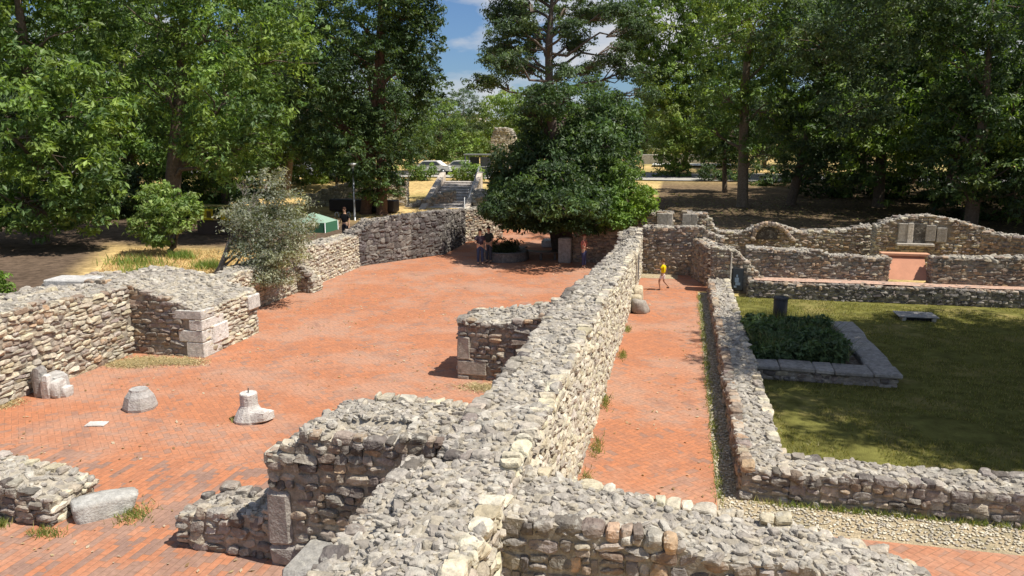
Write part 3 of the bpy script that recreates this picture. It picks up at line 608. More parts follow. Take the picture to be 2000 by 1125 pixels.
w_ = wall('w', (8.5, 36.4), 0, 7.2, .9, lambda s, t: float(np.interp(s, [p[0] for p in hw], [p[1] for p in hw])), None, faces='fbl', pals={'f': 'brown', 'b': 'grey', 'l': 'cream'}, ch=(.09, .18), cw=(.13, .4), cell=.22, build=False, skip=lambda s, z: (1.3 < s < 3.0 and 1.55 < z < 2.3), mixes={'f': ('cream', .3)})
add_part([w_], 'masonry', w2)
for (lo_, hi_, cc) in [((9.35, 36.28, 1.55), (9.72, 36.52, 2.36), .36), ((9.72, 36.26, 1.5), (9.95, 36.6, 2.38), .60), ((10.45, 36.28, 1.6), (10.85, 36.5, 2.3), .30), ((10.9, 36.3, 1.55), (11.3, 36.5, 2.2), .28), ((9.3, 36.1, 1.38), (10.8, 36.5, 1.5), .48), ((9.95, 36.31, 1.5), (10.45, 36.36, 2.35), .09)]:
    q = Acc(); cbox(q, lo_, hi_, np.array([cc, cc * .92, cc * .8]), .02); q.build('window_piece', M_ST, parent=w2, origin=w2.location, smooth=False)  # jambs and sill; the darkest box paints the shade in the window gap
# half vault slope right of the window
wall('sloping_wall', (12.1, 34.6), R(-18), 5.6, .7, lambda s, t: float(np.interp(s, [0, 1.2, 3.2, 5.6], [2.25, 2.1, 1.75, 1.5])), 'light topped wall sloping down to the right of the blind window', faces='fl', pals={'f': 'brown', 'l': 'brown'}, lo=True, cell=.22, ch=(.09, .18))
wall('side_wall', (16.4, 38.5), R(-6), 9, .8, lambda s, t: float(np.interp(s, [0, .8, 2.2, 2.4, 9], [1.9, 2.05, 1.75, 1.9, 1.95])), 'brown rubble wall at the far right edge under the dark trees', faces='fl', pals={'f': 'brown', 'l': 'brown'}, lo=True, cell=.25, ch=(.1, .2))
# sign pillar
pl = empty('sign_pillar', (2.0, 31.2, 0)); tag(pl, 'stepped rubble pillar with a dark sign at the far corner of the lawn', 'stone pillar')
w_ = wall('w', (1.3, 30.9), 0, 1.95, .8, lambda s, t: float(np.interp(s, [0, .8, 1.1, 1.75, 1.95], [1.78, 1.75, 1.5, .8, .55])), None, faces='flr', pals={'f': 'brown', 'l': 'brown', 'r': 'cream'}, ch=(.09, .17), cw=(.13, .34), cell=.2, build=False, mixes={'f': ('cream', .35)}, skip=lambda s, z: .72 < s < 1.3 and z < 1.05)
add_part([w_], 'masonry', pl)
q = Acc(); cbox(q, (2.0, 30.78, 0), (2.05, 30.98, 1.62), np.array([.66, .62, .54]), .01); q.build('edge_stone', M_ST, parent=pl, origin=pl.location, smooth=False)
bd = empty('information_board', (2.3, 30.82, 0)); tag(bd, 'dark upright information board with a faint blue and white picture, fixed to the sign pillar', 'information board')
q = Acc(); cbox(q, (2.08, 30.80, .1), (2.52, 30.88, 1.02), np.array([.03, .032, .035]), .01); q.build('frame', M_GEN, parent=bd, origin=bd.location, smooth=False)
q = Acc(); cbox(q, (2.12, 30.792, .16), (2.48, 30.797, .98), np.array([.045, .055, .065]), .001); pn = q.build('panel', M_GEN, parent=bd, origin=bd.location, smooth=False)
q = Acc()
for (x0, x1, z0_, z1_) in [(2.19, 2.34, .46, .64), (2.22, 2.40, .34, .45), (2.17, 2.27, .24, .32), (2.24, 2.30, .66, .76)]: cbox(q, (x0, 30.785, z0_), (x1, 30.79, z1_), np.array([.22, .30, .40]), .001)
q.build('picture', M_GEN, parent=pn, smooth=False, origin=bd.location)
# garden walls
wall('garden_wall', (1.2, 13.35), A1, 17.4, .0 + .74, lambda s, t: .56, 'low flat-topped garden wall between the brick path and the lawn', faces='fb', pals={'b': 'brown', 'f': 'cream'}, cell=.2, ch=(.1, .17), rough=.03) if False else None
def gw(acc_x): pass
wall('garden_wall', (1.95, 12.62), A1, 18.2, .76, lambda s, t: .56, 'long low garden wall between the brick path and the lawn', faces='fbl', pals={'b': 'brown', 'f': 'cream', 'l': 'grey'}, cell=.19, ch=(.1, .18), rough=.03)
wall('garden_front_wall', (1.96, 12.6), R(-.6), 12, .78, lambda s, t: .56, 'low rubble garden wall along the near side of the lawn', faces='fb', pals={'f': 'grey', 'b': 'grey'}, cell=.19, ch=(.12, .22), cw=(.15, .38), rough=.04, mixes={'f': ('brown', .2)})
# planter
pt = empty('stone_planter', (3.6, 22, 0)); tag(pt, 'low stone planter bed in the tree shade against the garden wall', 'planter')
q = Acc(); x = 1.98
while x < 5.4:
    w_ = random.uniform(.45, .95); w_ = min(w_, 5.45 - x + .01)
    cbox(q, (x, 19.5 + random.uniform(-.03, .03), .26), (x + w_ - .015, 20.22, .36 + random.uniform(0, .03)), np.array([.33, .31, .28]) * random.uniform(.85, 1.1), .03, wob=.05); x += w_
y = 20.24
while y < 24.9:
    w_ = random.uniform(.5, 1.0); cbox(q, (4.75 + random.uniform(-.03, .03), y, .24), (5.42, y + w_ - .015, .36 + random.uniform(0, .03)), np.array([.33, .31, .28]) * random.uniform(.85, 1.1), .03, wob=.05); y += w_
q.build('coping', M_ST, parent=pt, origin=pt.location, smooth=False)
q = Acc(); cbox(q, (1.97, 19.6, -.05), (5.35, 20.2, .26), np.array([.3, .27, .23]), .02); cbox(q, (4.8, 20.2, -.05), (5.35, y - .05, .25), np.array([.3, .27, .23]), .02)
face_stones(q, (1.97, 19.6, 0), (1, 0, 0), (0, -1, 0), 3.38, lambda s: .27, ch=(.09, .15), cw=(.15, .4), pal='grey'); face_stones(q, (5.35, 19.6, 0), (0, 1, 0), (1, 0, 0), y - 19.7, lambda s: .27, ch=(.09, .15), cw=(.15, .4), pal='grey')
q.build('kerb', M_ST, parent=pt, origin=pt.location, smooth=False)
q = Acc(); cbox(q, (1.97, 20.2, 0), (4.78, 24.9, .2), np.array([.1, .075, .05]), .03); q.build('soil', M_ST, parent=pt, origin=pt.location, smooth=False)

# ------------------------------------------------------------------ carved stones
cs = np.array([.50, .48, .45]); g3 = 'carved stones on the brick court'
a = Acc(); lathe(a, 0, 0, [(.36, 0), (.37, .06), (.33, .2), (.3, .3), (.21, .42), (.2, .46)], np.array([.40, .38, .36]), 8)
a.add(a.v[0] * 0 + a.v[0], a.f[0] * 1, np.array([.4, .38, .36])) if False else None
o = a.build('column_base', M_ST, smooth=False); o.location = (-11.75, 14.35, .01); o.rotation_euler = (0, 0, .3); tag(o, 'eight-sided grey column base standing alone on the bricks, left of the pinned one', 'column base')
r_ = empty('column_base', (-8.92, 14.2, .01)); tag(r_, 'pale round column base with an iron pin on top', 'column base')
a = Acc(); lathe(a, 0, 0, [(.33, 0), (.34, .05), (.30, .14), (.26, .22), (.20, .32), (.185, .36), (.185, .6), (.175, .62)], cs * 1.12, 14); a.build('stone', M_ST, parent=r_, smooth=False)
T, F = stone_templates(4, 1, 5.); a = Acc(); a.add(T[0] * np.array([.2, .18, .14]) + np.array([.28, -.05, .13]), F, cs * 1.15); a.build('broken_foot', M_ST, parent=r_, smooth=False)
a = Acc(); tube(a, [(0, 0, .6), (.005, 0, .72)], .014, np.array([.06, .05, .045])); a.build('iron_pin', M_GEN, parent=r_)
a = Acc(); T, F = stone_templates(5, 1, 5.); a.add(T[0] * np.array([.30, .26, .26]) + np.array([.02, .08, .24]), F, cs * .9)
for dx, dy, rx, hh, cc in ((-.30, -.05, .13, .34, .55), (-.10, -.16, .12, .40, .62), (.09, -.20, .12, .33, 1.2), (.28, -.15, .14, .24, 1.2), (.42, -.05, .12, .15, 1.15)):
    T2, F2 = stone_templates(4, 1, 3.2); a.add(T2[0] * np.array([rx, .15, hh]) + np.array([dx, dy, hh * .8]), F2, cs * cc)
o = a.build('carved_fragment', M_ST, smooth=False); o.location = (-14.45, 14.75, 0); tag(o, 'broken fluted stone fragment leaning at the foot of the left court wall', 'carved stone')
a = Acc(); cbox(a, (-.2, -.13, 0), (.2, .13, .03), cs * 1.15, .01); o = a.build('floor_stone', M_ST, smooth=False); o.location = (-11.96, 13.25, .012); o.rotation_euler = (0, 0, .25); tag(o, 'small flat pale stone set in the brick court', 'paving stone')
T, F = stone_templates(5, 1, 4.5)
a = Acc(); a.add(T[0] * np.array([.28, .3, .27]) + np.array([0, 0, .22]), F, np.array([.34, .31, .27])); o = a.build('stone_block', M_ST); o.location = (-1.28, 26.6, 0); tag(o, 'rounded brown stone block standing at the foot of the central wall', 'stone block')
for k, (y, z, lab) in enumerate([(27.5, .18, 'pale rough stone lying against the central wall below the niche'), (28.4, .25, 'taller pale rough stone leaning on the central wall next to the niche')]):
    T, F = stone_templates(5, 1, 4.); a = Acc(); a.add(T[0] * np.array([.2, .32, z + .1]) + np.array([0, 0, z]), F, np.array([.52, .45, .32])); o = a.build('rough_stone', M_ST); o.location = (-1.42, y, 0); tag(o, lab, 'stone')
# drain inlet on the lawn
dr = empty('drain_inlet', (7.9, 27.3, 0)); tag(dr, 'concrete drain inlet with a dark slot in the sunny lawn', 'drain')
a = Acc(); cbox(a, (-.62, -.1, .13), (.62, .75, .17), np.array([.34, .33, .31]), .01); a.build('cover_slab', M_ST, parent=dr, smooth=False)
for x in (-.5, .42):
    a = Acc(); cbox(a, (x, -.08, 0), (x + .12, .3, .128), np.array([.5, .46, .38]), .01); a.build('support', M_ST, parent=dr, smooth=False)
a = Acc(); cbox(a, (-.37, .02, 0), (.41, .3, .125), np.array([.015, .013, .012]), .005); a.build('opening', M_GEN, parent=dr, smooth=False)  # black block stands in for the shade inside the drain slot
# litter bin
lb = empty('litter_bin', (3.3, 25.7, 0)); tag(lb, 'charcoal litter bin behind the shaded planting on the lawn', 'litter bin')
a = Acc(); lathe(a, 0, 0, [(.2, 0), (.22, .02), (.22, .86), (.2, .88)], np.array([.03, .03, .034]), 18); a.build('body', M_DARKIRON, parent=lb)
a = Acc(); lathe(a, 0, 0, [(.235, .88), (.235, .94), (.15, .97)], np.array([.05, .05, .05]), 18); a.build('rim', M_DARKIRON, parent=lb)

# ================================================================== TREES
def limb_path(p0, p1, sag=.0, n=5, jit=.12):
    p0 = np.array(p0, float); p1 = np.array(p1, float); L = np.linalg.norm(p1 - p0)
    t = np.linspace(0, 1, n)[:, None]; P = p0 + (p1 - p0) * t
    P[1:-1] += rng.normal(0, jit * L / n, (n - 2, 3)); P[:, 2] += (sag * L * np.sin(t[:, 0] * math.pi))
    return P
def leaves(acc, cen, n_per, rad, leaf, cols, droop=.35, cvar=None):
    """cen (N,3) clump centres; every clump is a spray of leaf faces"""
    N = len(cen); M = N * n_per
    off = rng.normal(0, 1, (M, 3)); off /= np.linalg.norm(off, axis=1)[:, None] + 1e-6; rr = rng.random(M) ** .45
    sc3 = np.array([1, 1, .55]); off = off * rr[:, None] * sc3
    rs = np.repeat(rad * rng.uniform(.6, 1.35, N), n_per)
    c = np.repeat(cen, n_per, 0) + off * rs[:, None]
    # leaf plane: lies over the clump's outside, drooping
    nrm = off + np.array([0, 0, .55]) + rng.normal(0, .38, (M, 3)); nrm /= np.linalg.norm(nrm, axis=1)[:, None]
    d = rng.normal(0, 1, (M, 3)) + off * 1.2 - np.array([0, 0, droop]); d -= nrm * (d * nrm).sum(1)[:, None]; d /= np.linalg.norm(d, axis=1)[:, None] + 1e-6
    s = np.cross(nrm, d); L = leaf * rng.uniform(.6, 1.3, M); W = L * rng.uniform(.32, .5, M)
    V = np.stack([c - d * L[:, None] * .5, c + s * W[:, None] * .5, c + d * L[:, None] * .5 - nrm * (L * .12)[:, None], c - s * W[:, None] * .5], 1).reshape(-1, 3)
    F = np.arange(M * 4).reshape(-1, 4)
    cols = np.array(cols); ci = cols[rng.integers(0, len(cols), N)] * rng.uniform(.72, 1.3, N)[:, None]
    if cvar is not None: ci = ci * cvar
    cc = np.repeat(ci, n_per, 0) * rng.uniform(.8, 1.22, M)[:, None]
    acc.add(V, F, np.repeat(cc, 4, 0))
GR = {'green': [(.11, .18, .05), (.15, .23, .06), (.08, .14, .045), (.18, .255, .06)],
      'dark': [(.052, .092, .036), (.07, .12, .042), (.043, .075, .034), (.09, .14, .044)],
      'olive': [(.23, .255, .19), (.28, .30, .23), (.18, .205, .15), (.31, .32, .26)],
      'light': [(.145, .215, .055), (.175, .25, .06), (.115, .18, .05), (.20, .26, .08)],
      'blue': [(.08, .125, .065), (.105, .155, .08), (.065, .105, .055)],
      'bright': [(.13, .215, .035), (.16, .25, .045), (.095, .165, .032)]}
def tree(name, base, lobes, pal, label, cat='tree', group=None, trunk_r=.3, leaf=.22, dens=1., clump=.45, n_per=26, bark=(.16, .125, .095), lean=None, trunks=1, gap=.40, bare=0, shell=.62):
    """lobes: list of (centre xyz, (rx,ry,rz)); trunk climbs from base through the lobes"""
    base = np.array(base, float); r = empty(name, base); tag(r, label, cat, group)
    lob = [(np.array(c, float), np.array(s, float)) for c, s in lobes]
    cen_all = np.mean([c for c, s in lob], 0); top = max(lob, key=lambda q: q[0][2])[0]
    tr = Acc(); bk = np.array(bark); fork = base + (cen_all - base) * .45; fork[2] = base[2] + (top[2] - base[2]) * .45
    for k in range(trunks):
        b0 = base + np.array([(k - (trunks - 1) / 2) * 1.1, 0, -.3]); tp = top * .6 + cen_all * .4; tp = tp.copy(); tp[2] = top[2]
        mid = lean if lean is not None else b0 + (tp - b0) * .5 + rng.normal(0, .15, 3)
        P = np.array([b0, b0 + np.array([0, 0, .5]), b0 * .55 + mid * .45, mid, mid * .5 + tp * .5, tp])
        P[2, 2] = b0[2] + (mid[2] - b0[2]) * .5
        tube(tr, P, np.array([1.55, 1.05, .9, .75, .45, .12]) * trunk_r, bk, 10)
        for (c, s) in lob:
            if trunks > 1 and random.random() < .4: continue
            hz = min(c[2] - s[2] * .3, top[2]); t = np.clip((hz - 1.2 - base[2]) / max(top[2] - base[2], .1), .12, .92)
            # point of the trunk at that height
            zq = base[2] + t * (top[2] - base[2]); st = np.array([np.interp(zq, P[:, 2], P[:, i]) for i in range(3)])
            if np.linalg.norm(c - st) < .5: continue
            tube(tr, limb_path(st, c, .05, 6, .25), np.linspace(.38, .08, 6) * trunk_r * .9, bk, 6)
            for q in range(4 + bare):
                dv = rng.normal(0, 1, 3); dv /= np.linalg.norm(dv); e = c + dv * s * .85
                tube(tr, limb_path(st * .35 + c * .65, e, .03, 5, .3), np.linspace(.13, .03, 5) * trunk_r, bk, 5, cap=False)
    tr.build('trunk', M_BARK, parent=r, origin=base)
    cr = Acc(); pts = []
    for (c, s) in lob:
        area = 4 * math.pi * ((s[0] * s[1]) ** 1.6 / 3 + (s[0] * s[2]) ** 1.6 / 3 + (s[1] * s[2]) ** 1.6 / 3) ** (1 / 1.6)
        n = int(area * 2.3 * dens / (clump / .45) ** 2) + 6
        d = rng.normal(0, 1, (n, 3)); d /= np.linalg.norm(d, axis=1)[:, None]
        q = c + d * s * (rng.uniform(shell, 1.06, n) ** 1.)[:, None] * (1 + .45 * (vnoise(d * 2.3 + c, 1.0, 4) - .5))[:, None]
        pts.append(q)
    pts = np.concatenate(pts)
    g = vnoise(pts, .75, 9) * .6 + vnoise(pts, 1.7, 12) * .4
    pts = pts[g > gap * .9]
    pts[:, 2] = np.maximum(pts[:, 2], base[2] + .15)
    hq = vnoise(pts, .42, 15); hue = .68 + .72 * hq
    yel = np.clip((vnoise(pts, .6, 33) - .55) * 3, 0, 1)
    leaves(cr, pts, n_per, clump, leaf, GR[pal], cvar=hue[:, None] * (1 + yel[:, None] * np.array([.45, .30, .0])))
    cr.build('crown', M_LEAF, parent=r, smooth=False, origin=base)
    return r
def L(px, py, Y, rx, ry, dy=1.):
    m = mpp(Y, px); return (at(px, py, Y), (rx * m, rx * m * dy, ry * m))
def gz(x, y): return float(terrain(x, y))
def base_at(px, Y):
    p = at(px, 400, Y); return (p[0], Y, gz(p[0], Y))
GB = 'tall trees round the ruins'
tree('broadleaf_tree', base_at(70, 31), [L(-30, 40, 31, 130, 120), L(90, 60, 31, 110, 110), L(20, -120, 31, 150, 110), L(10, 240, 29, 140, 110), L(140, 200, 29.5, 95, 95), L(150, 330, 29, 85, 80), L(40, 390, 28.5, 110, 75), L(160, 410, 29.5, 60, 45), L(-80, 390, 29, 110, 90)],
     'green', 'large dense broadleaf tree at the far left whose boughs reach the ground', group=GB, trunk_r=.4, leaf=.32, dens=1.2, clump=.5, n_per=22)
tree('broadleaf_tree', base_at(325, 35), [L(300, 30, 35, 120, 90), L(430, 50, 35, 110, 100), L(230, 110, 36, 80, 80), L(360, -100, 35, 170, 110), L(320, 170, 34, 85, 70), L(460, 190, 34, 95, 95), L(430, 290, 34, 85, 65), L(500, 260, 34, 55, 80), L(560, 100, 36, 70, 110), L(350, 255, 36, 60, 50)],
     'green', 'tall broadleaf tree with a visible brown trunk, second from the left', group=GB, trunk_r=.42, leaf=.28, dens=1.15, clump=.5, n_per=22)
tree('low_tree', base_at(325, 29.5), [L(320, 395, 29.5, 52, 40), L(290, 440, 29, 38, 28), L(350, 425, 29.3, 40, 30), L(310, 462, 29, 30, 18), L(345, 395, 29.5, 40, 25)],
     'light', 'small light green leafy tree standing in front of the dark shade on the left', group=None, trunk_r=.12, leaf=.2, dens=1.3, clump=.34)
tree('broadleaf_tree', base_at(560, 56), [L(570, 80, 56, 70, 110), L(530, 220, 56, 60, 90), L(600, 10, 56, 90, 70), L(560, 270, 56, 50, 40), L(500, 330, 55, 40, 30), L(620, 200, 57, 60, 90)],
     'blue', 'grey green tree behind the gap between the second tree and the dark twin-trunk tree', group=GB, trunk_r=.3, leaf=.3, clump=.6)
tree('dark_tree', base_at(730, 47), [L(700, 40, 47, 130, 90), L(720, 150, 47, 140, 100), L(640, 230, 46.5, 75, 90), L(780, 250, 46.5, 70, 80), L(700, 300, 46, 100, 60), L(740, 360, 46, 60, 35), L(820, 100, 47.5, 50, 110), L(800, 20, 47, 60, 80), L(760, -70, 47, 110, 80), L(640, 80, 47, 70, 80)],
     'dark', 'dark dense tree with two reddish trunks behind the lamp post', group=GB, trunk_r=.36, leaf=.26, dens=1.1, trunks=2, bark=(.17, .10, .07))
tree('small_tree', base_at(852, 84), [L(860, 250, 84, 50, 55), L(890, 290, 84, 42, 35), L(830, 300, 84, 40, 30), L(925, 285, 86, 30, 30)], 'light', 'pale green small tree above the parked white car', group=None, trunk_r=.16, leaf=.34, clump=.6, dens=.9)
tree('small_tree', base_at(985, 92), [L(975, 225, 92, 50, 42), L(1000, 200, 92, 35, 30), L(955, 280, 92, 35, 30), L(1015, 270, 92, 40, 40)], 'light', 'bright green tree behind the broken stone tower', trunk_r=.2, leaf=.36, clump=.65)
tree('dark_tree', base_at(1102, 40.5), [L(1125, 212, 41, 90, 45), L(1215, 245, 41, 45, 50), L(1000, 330, 40, 52, 48), L(1060, 300, 39, 70, 50), L(1170, 290, 39, 72, 55), L(1045, 222, 38.5, 50, 32), L(1075, 195, 37.5, 60, 32), L(1082, 258, 41, 72, 50), L(1180, 255, 41, 70, 58), L(1028, 345, 40.5, 72, 50), L(1120, 320, 40, 105, 75, 1.2), L(1205, 320, 41, 50, 60), L(1005, 392, 39, 62, 42, 1.4), L(1100, 392, 38, 95, 48, 1.3), L(1185, 385, 39, 62, 52, 1.3), L(1050, 428, 38.4, 70, 18, 1.6), L(1150, 432, 38, 70, 18, 1.5), L(1000, 415, 37, 55, 26, 1.3), L(1120, 395, 36.0, 85, 36, 1.4), L(1020, 395, 36.2, 62, 36, 1.3), L(1080, 350, 37, 80, 40, 1.3), L(975, 400, 36.8, 36, 30, 1.3), L(1020, 370, 41, 80, 45)],
     'dark', 'big dark green tree with a thick short trunk at the end of the court', group=GB, trunk_r=.62, leaf=.23, dens=1.5, clump=.42, gap=.28, bark=(.09, .07, .06))
tree('leafy_shrub', (*at(1232, 440, 36.6)[:2], 0.0), [L(1235, 385, 36.8, 42, 32), L(1215, 420, 36.6, 48, 26), L(1262, 395, 36.8, 26, 22), L(1215, 345, 37.5, 34, 32), L(1190, 395, 36.2, 34, 28), L(1195, 430, 36, 40, 16)], 'bright', 'bright green leafy shrub at the right edge of the dark central tree', cat='shrub', trunk_r=.1, leaf=.19, dens=1.5, clump=.32)
# pine with open puffs of needles
tree('pine_tree', base_at(1074, 52), [L(px + rng.uniform(-6, 6), py, 52 + dy * 2, rx * 1.1, ry * 1.55) for px, py, dy, rx, ry in [(985, 95, 0, 42, 16), (955, 112, 1, 26, 13), (1010, 55, -1, 40, 16), (1015, 130, 1, 38, 15), (955, 160, -1, 42, 11), (985, 25, 0, 45, 16), (1150, 30, 1, 50, 14), (1205, 18, -1, 45, 13), (1245, 55, 0, 36, 14), (1125, 85, 1, 36, 16), (1050, 60, 2, 34, 18), (1095, 140, -2, 34, 13), (1110, 15, 2, 40, 16), (1190, 120, 0, 40, 11), (1235, 140, 0, 38, 12), (1160, 165, 1, 30, 10), (1260, 185, 0, 34, 10), (1205, 195, 0, 32, 10), (1070, -40, 0, 80, 25), (985, -30, 0, 40, 20), (1180, -40, 0, 60, 20), (1040, 175, 0, 25, 8), (978, 62, 2, 26, 14), (990, 120, -2, 40, 16), (1040, 90, 2, 24, 14), (1110, 50, -2, 34, 16), (1150, 135, 2, 30, 10), (1220, 95, 2, 24, 10), (1020, 15, 2, 40, 18)]],
     'blue', 'tall open pine with a straight bare trunk rising behind the central tree', group=GB, trunk_r=.34, leaf=.22, clump=.40, n_per=22, dens=1.7, gap=.43, bark=(.15, .12, .10), bare=2, lean=at(1072, 90, 52), shell=.2)
tree('broadleaf_tree', base_at(1328, 88), [L(1300, 40, 82, 85, 75), L(1330, 150, 82, 70, 60), L(1300, 230, 80, 45, 50), L(1360, 240, 80, 50, 60), L(1390, 60, 82, 60, 90), L(1270, 130, 82, 40, 40), L(1320, 290, 80, 45, 25), L(1330, -60, 82, 90, 70), L(1240, 60, 82, 40, 50), L(1390, 180, 82, 45, 60), L(1300, 170, 81, 60, 60), L(1385, 290, 80, 35, 30)], 'light', 'light green tree with a slanting trunk right of the central tree', group=GB, trunk_r=.34, leaf=.36, clump=.62, dens=1.5, gap=.34, lean=at(1345, 290, 86))
tree('broadleaf_tree', base_at(1450, 55), [L(1440, 60, 55, 95, 80), L(1530, 100, 55, 75, 70), L(1410, 180, 54, 55, 50), L(1500, 200, 54.5, 75, 55), L(1560, 30, 55, 80, 80), L(1470, -60, 55, 110, 70), L(1390, 255, 54, 38, 28), L(1490, 290, 54, 50, 28), L(1470, 20, 48, 110, 80), L(1440, -60, 46, 120, 70)], 'green', 'broadleaf tree with a thick pale trunk on the shaded slope behind the back wall', group=GB, trunk_r=.36, leaf=.26, clump=.5, dens=.95, bark=(.21, .17, .13))
tree('slender_tree', base_at(1414, 64), [L(1400, 200, 64, 45, 50), L(1430, 250, 64, 40, 50), L(1415, 300, 64, 38, 28)], 'dark', 'slender dark tree just left of the thick pale trunk', trunk_r=.2, leaf=.3, clump=.5)
tree('dark_tree', base_at(1545, 57), [L(1640, 40, 56, 110, 90), L(1610, 170, 56, 95, 75), L(1590, 260, 55, 75, 50), L(1680, 270, 55, 70, 55), L(1640, 330, 54.5, 60, 35), L(1560, 320, 56, 50, 35), L(1700, 130, 56, 60, 70), L(1640, -60, 56, 100, 60), L(1600, 60, 48, 120, 80, 1.3), L(1720, 40, 46, 110, 90, 1.3), L(1680, 200, 48, 80, 60, 1.3), L(1780, -60, 44, 120, 80, 1.3)], 'blue', 'dark broad tree with low hanging branches in the middle of the right grove', group=GB, trunk_r=.32, leaf=.27, clump=.5, dens=1.1)
tree('slender_tree', base_at(1748, 68), [L(1740, 60, 68, 45, 55), L(1790, 130, 68, 50, 50), L(1715, 180, 68, 40, 40), L(1760, 250, 68, 55, 35), L(1790, 320, 67, 45, 30), L(1800, 20, 68, 60, 60)], 'blue', 'thin trunked tree with sky gaps in its crown in the right grove', trunk_r=.2, leaf=.3, clump=.5, dens=.8, bark=(.24, .22, .19))
tree('dark_tree', base_at(1900, 46), [L(1870, 250, 46, 80, 80), L(1950, 330, 45, 90, 60), L(1860, 350, 45, 60, 40), L(1880, 110, 46, 80, 100), L(1990, 200, 46, 110, 110), L(1930, 0, 46, 110, 90), L(2030, 380, 44, 60, 40)], 'dark', 'very dark dense tree standing above the far walls near the right edge', group=GB, trunk_r=.36, leaf=.28, clump=.5, dens=1.15)
# the great tree beside the lawn: its boughs fill the upper right corner and shade the lawn
GREAT = tree('great_tree', (15.5, 21.5, 0), [((13.2, 20, 10.5), (4.8, 5.2, 3.2)), ((12.0, 23.2, 9.2), (3.2, 3.0, 2.4)), ((16, 24, 11), (4, 4, 3.5)), ((11.4, 18.2, 12.0), (3.8, 4.0, 2.6)), ((16, 17, 10), (4, 4, 3)), ((13.3, 20.5, 6.6), (2.6, 3.4, 1.9)), ((12.2, 17.5, 9.0), (3., 3., 2.2)), ((14, 21, 14.0), (5., 5.5, 2.5)), ((15.0, 25, 6.2), (2.6, 2.2, 1.9)), ((18, 21, 7.5), (3.5, 4, 3)), ((11.2, 21.6, 12.0), (3.4, 3.4, 2.)), ((11.6, 20.6, 9.2), (3.2, 3.6, 1.8)), ((10.9, 19.6, 13.6), (2.6, 2.4, 1.6)), ((17.5, 20, 12.5), (5, 6, 3)), ((14.5, 15.8, 12.5), (3.6, 2.8, 2.4))],
     'dark', 'great dark tree overhanging the lawn from the right edge', group=GB, trunk_r=.5, leaf=.2, clump=.42, dens=1.7, gap=.22)
# olive-like feathery tree in front of the left wall
tree('feathery_tree', (*at(415, 545, 24.5)[:2], .8), [L(520, 385, 26, 62, 42), L(470, 420, 25, 48, 38), L(545, 435, 26, 60, 38), L(500, 480, 25, 60, 30), L(575, 400, 27, 36, 30), L(530, 350, 26.5, 32, 24), L(560, 500, 25, 50, 22), L(515, 535, 24.6, 50, 28), L(600, 440, 27, 30, 25), L(480, 360, 26, 25, 20), L(520, 500, 25, 62, 34), L(560, 460, 25.5, 60, 36), L(545, 545, 24.6, 40, 26), L(500, 440, 25, 50, 34)],
     'olive', 'grey feathery shrubby tree leaning over the left court wall', trunk_r=.11, leaf=.12, clump=.31, dens=1.6, n_per=18, bark=(.17, .15, .13), bare=3, gap=.34, lean=at(450, 470, 24.8), shell=.35)
# far wood behind: each a tree of its own, copied from three shapes
def copy_tree(o, loc, rz, s, label):
    c = o.copy(); col.objects.link(c); c.location = loc; c.rotation_euler = (0, 0, rz); c.scale = (s, s, s)
    c['label'] = label
    for ch in list(o.children):
        d = ch.copy(); col.objects.link(d); d.parent = c
    return c
protos = []
for k, (pal, pos) in enumerate([('green', (-52, 62)), ('dark', (-44, 74)), ('blue', (-60, 84))]):
    x, y = pos; z = gz(x, y); lb_ = [((x + rng.uniform(-2.5, 2.5), y + rng.uniform(-2.5, 2.5), z + h), (rng.uniform(2.8, 4), rng.uniform(2.8, 4), rng.uniform(2, 3))) for h in (3.2, 5, 7, 9, 11.5, 13.5)]
    lb_ += [((x + 3.6 * math.cos(t), y + 3.6 * math.sin(t), z + 5.5 + k), (2.4, 2.4, 2.)) for t in (0, 1.6, 3.1, 4.7)]
    protos.append(tree('broadleaf_tree', (x, y, z), lb_, pal, ['mid green wood tree', 'dark wood tree', 'bluish wood tree'][k] + ' at the back of the wood on the left', group='trees at the back of the woods', trunk_r=.3, leaf=.34, clump=.62, dens=.75))
spots = [(-38, 48), (-33, 58), (-45, 56), (-29, 45), (-37, 66), (-31, 78), (-50, 48), (-42, 40), (-54, 72), (-36, 90), (-46, 98), (-58, 58), 
         (14, 66), (18, 58), (12, 78), (20, 74), (25, 64), (27, 54), (24, 84), (9, 92), (16, 96), (30, 72), (32, 60), (34, 84), (20, 48), (25, 45), (6, 84), (13, 56), (22, 52)]
NB = len(spots)
spots += [(-46, 88), (-38, 92), (-31, 96), (-26, 90), (-11, 99), (-5, 104), (4, 103), (-34, 70), (-30, 64), (-50, 86)]
backtrees = []
for i, (x, y) in enumerate(spots):
    side = 'left' if x < -22 else ('right' if x > 8 else 'middle')
    pd = np.array([x, y, 4.]) - CP; pxl = 1000 + 1500 * (pd @ rgt) / (pd @ fwd)
    row = 'front' if y < 60 else ('middle' if y < 82 else 'rear')
    row_s = .5 if i >= NB else 1.
    backtrees.append((side, row, i % 3, pxl, copy_tree(protos[i % 3], (x, y, gz(x, y)), rng.uniform(0, 6.28), rng.uniform(.85, 1.2) * row_s, '')))
ORD = ['leftmost', 'second from the left', 'third from the left', 'fourth from the left', 'fifth from the left', 'sixth from the left']
def ordinal_labels(items, text):
    items.sort(key=lambda q: q[0])
    for k, (_, o_) in enumerate(items): o_['label'] = f'{ORD[k]} of the {text}' if len(items) > 1 else f'the only one of the {text}'
for side in ('left', 'middle', 'right'):
    for row in ('front', 'middle', 'rear'):
        for kk in range(3):
            it = [(b_[3], b_[4]) for b_ in backtrees if b_[0] == side and b_[1] == row and b_[2] == kk]
            if it: ordinal_labels(it, f'{("mid green", "dark", "bluish")[kk]} {row} row trees of the {side} wood')
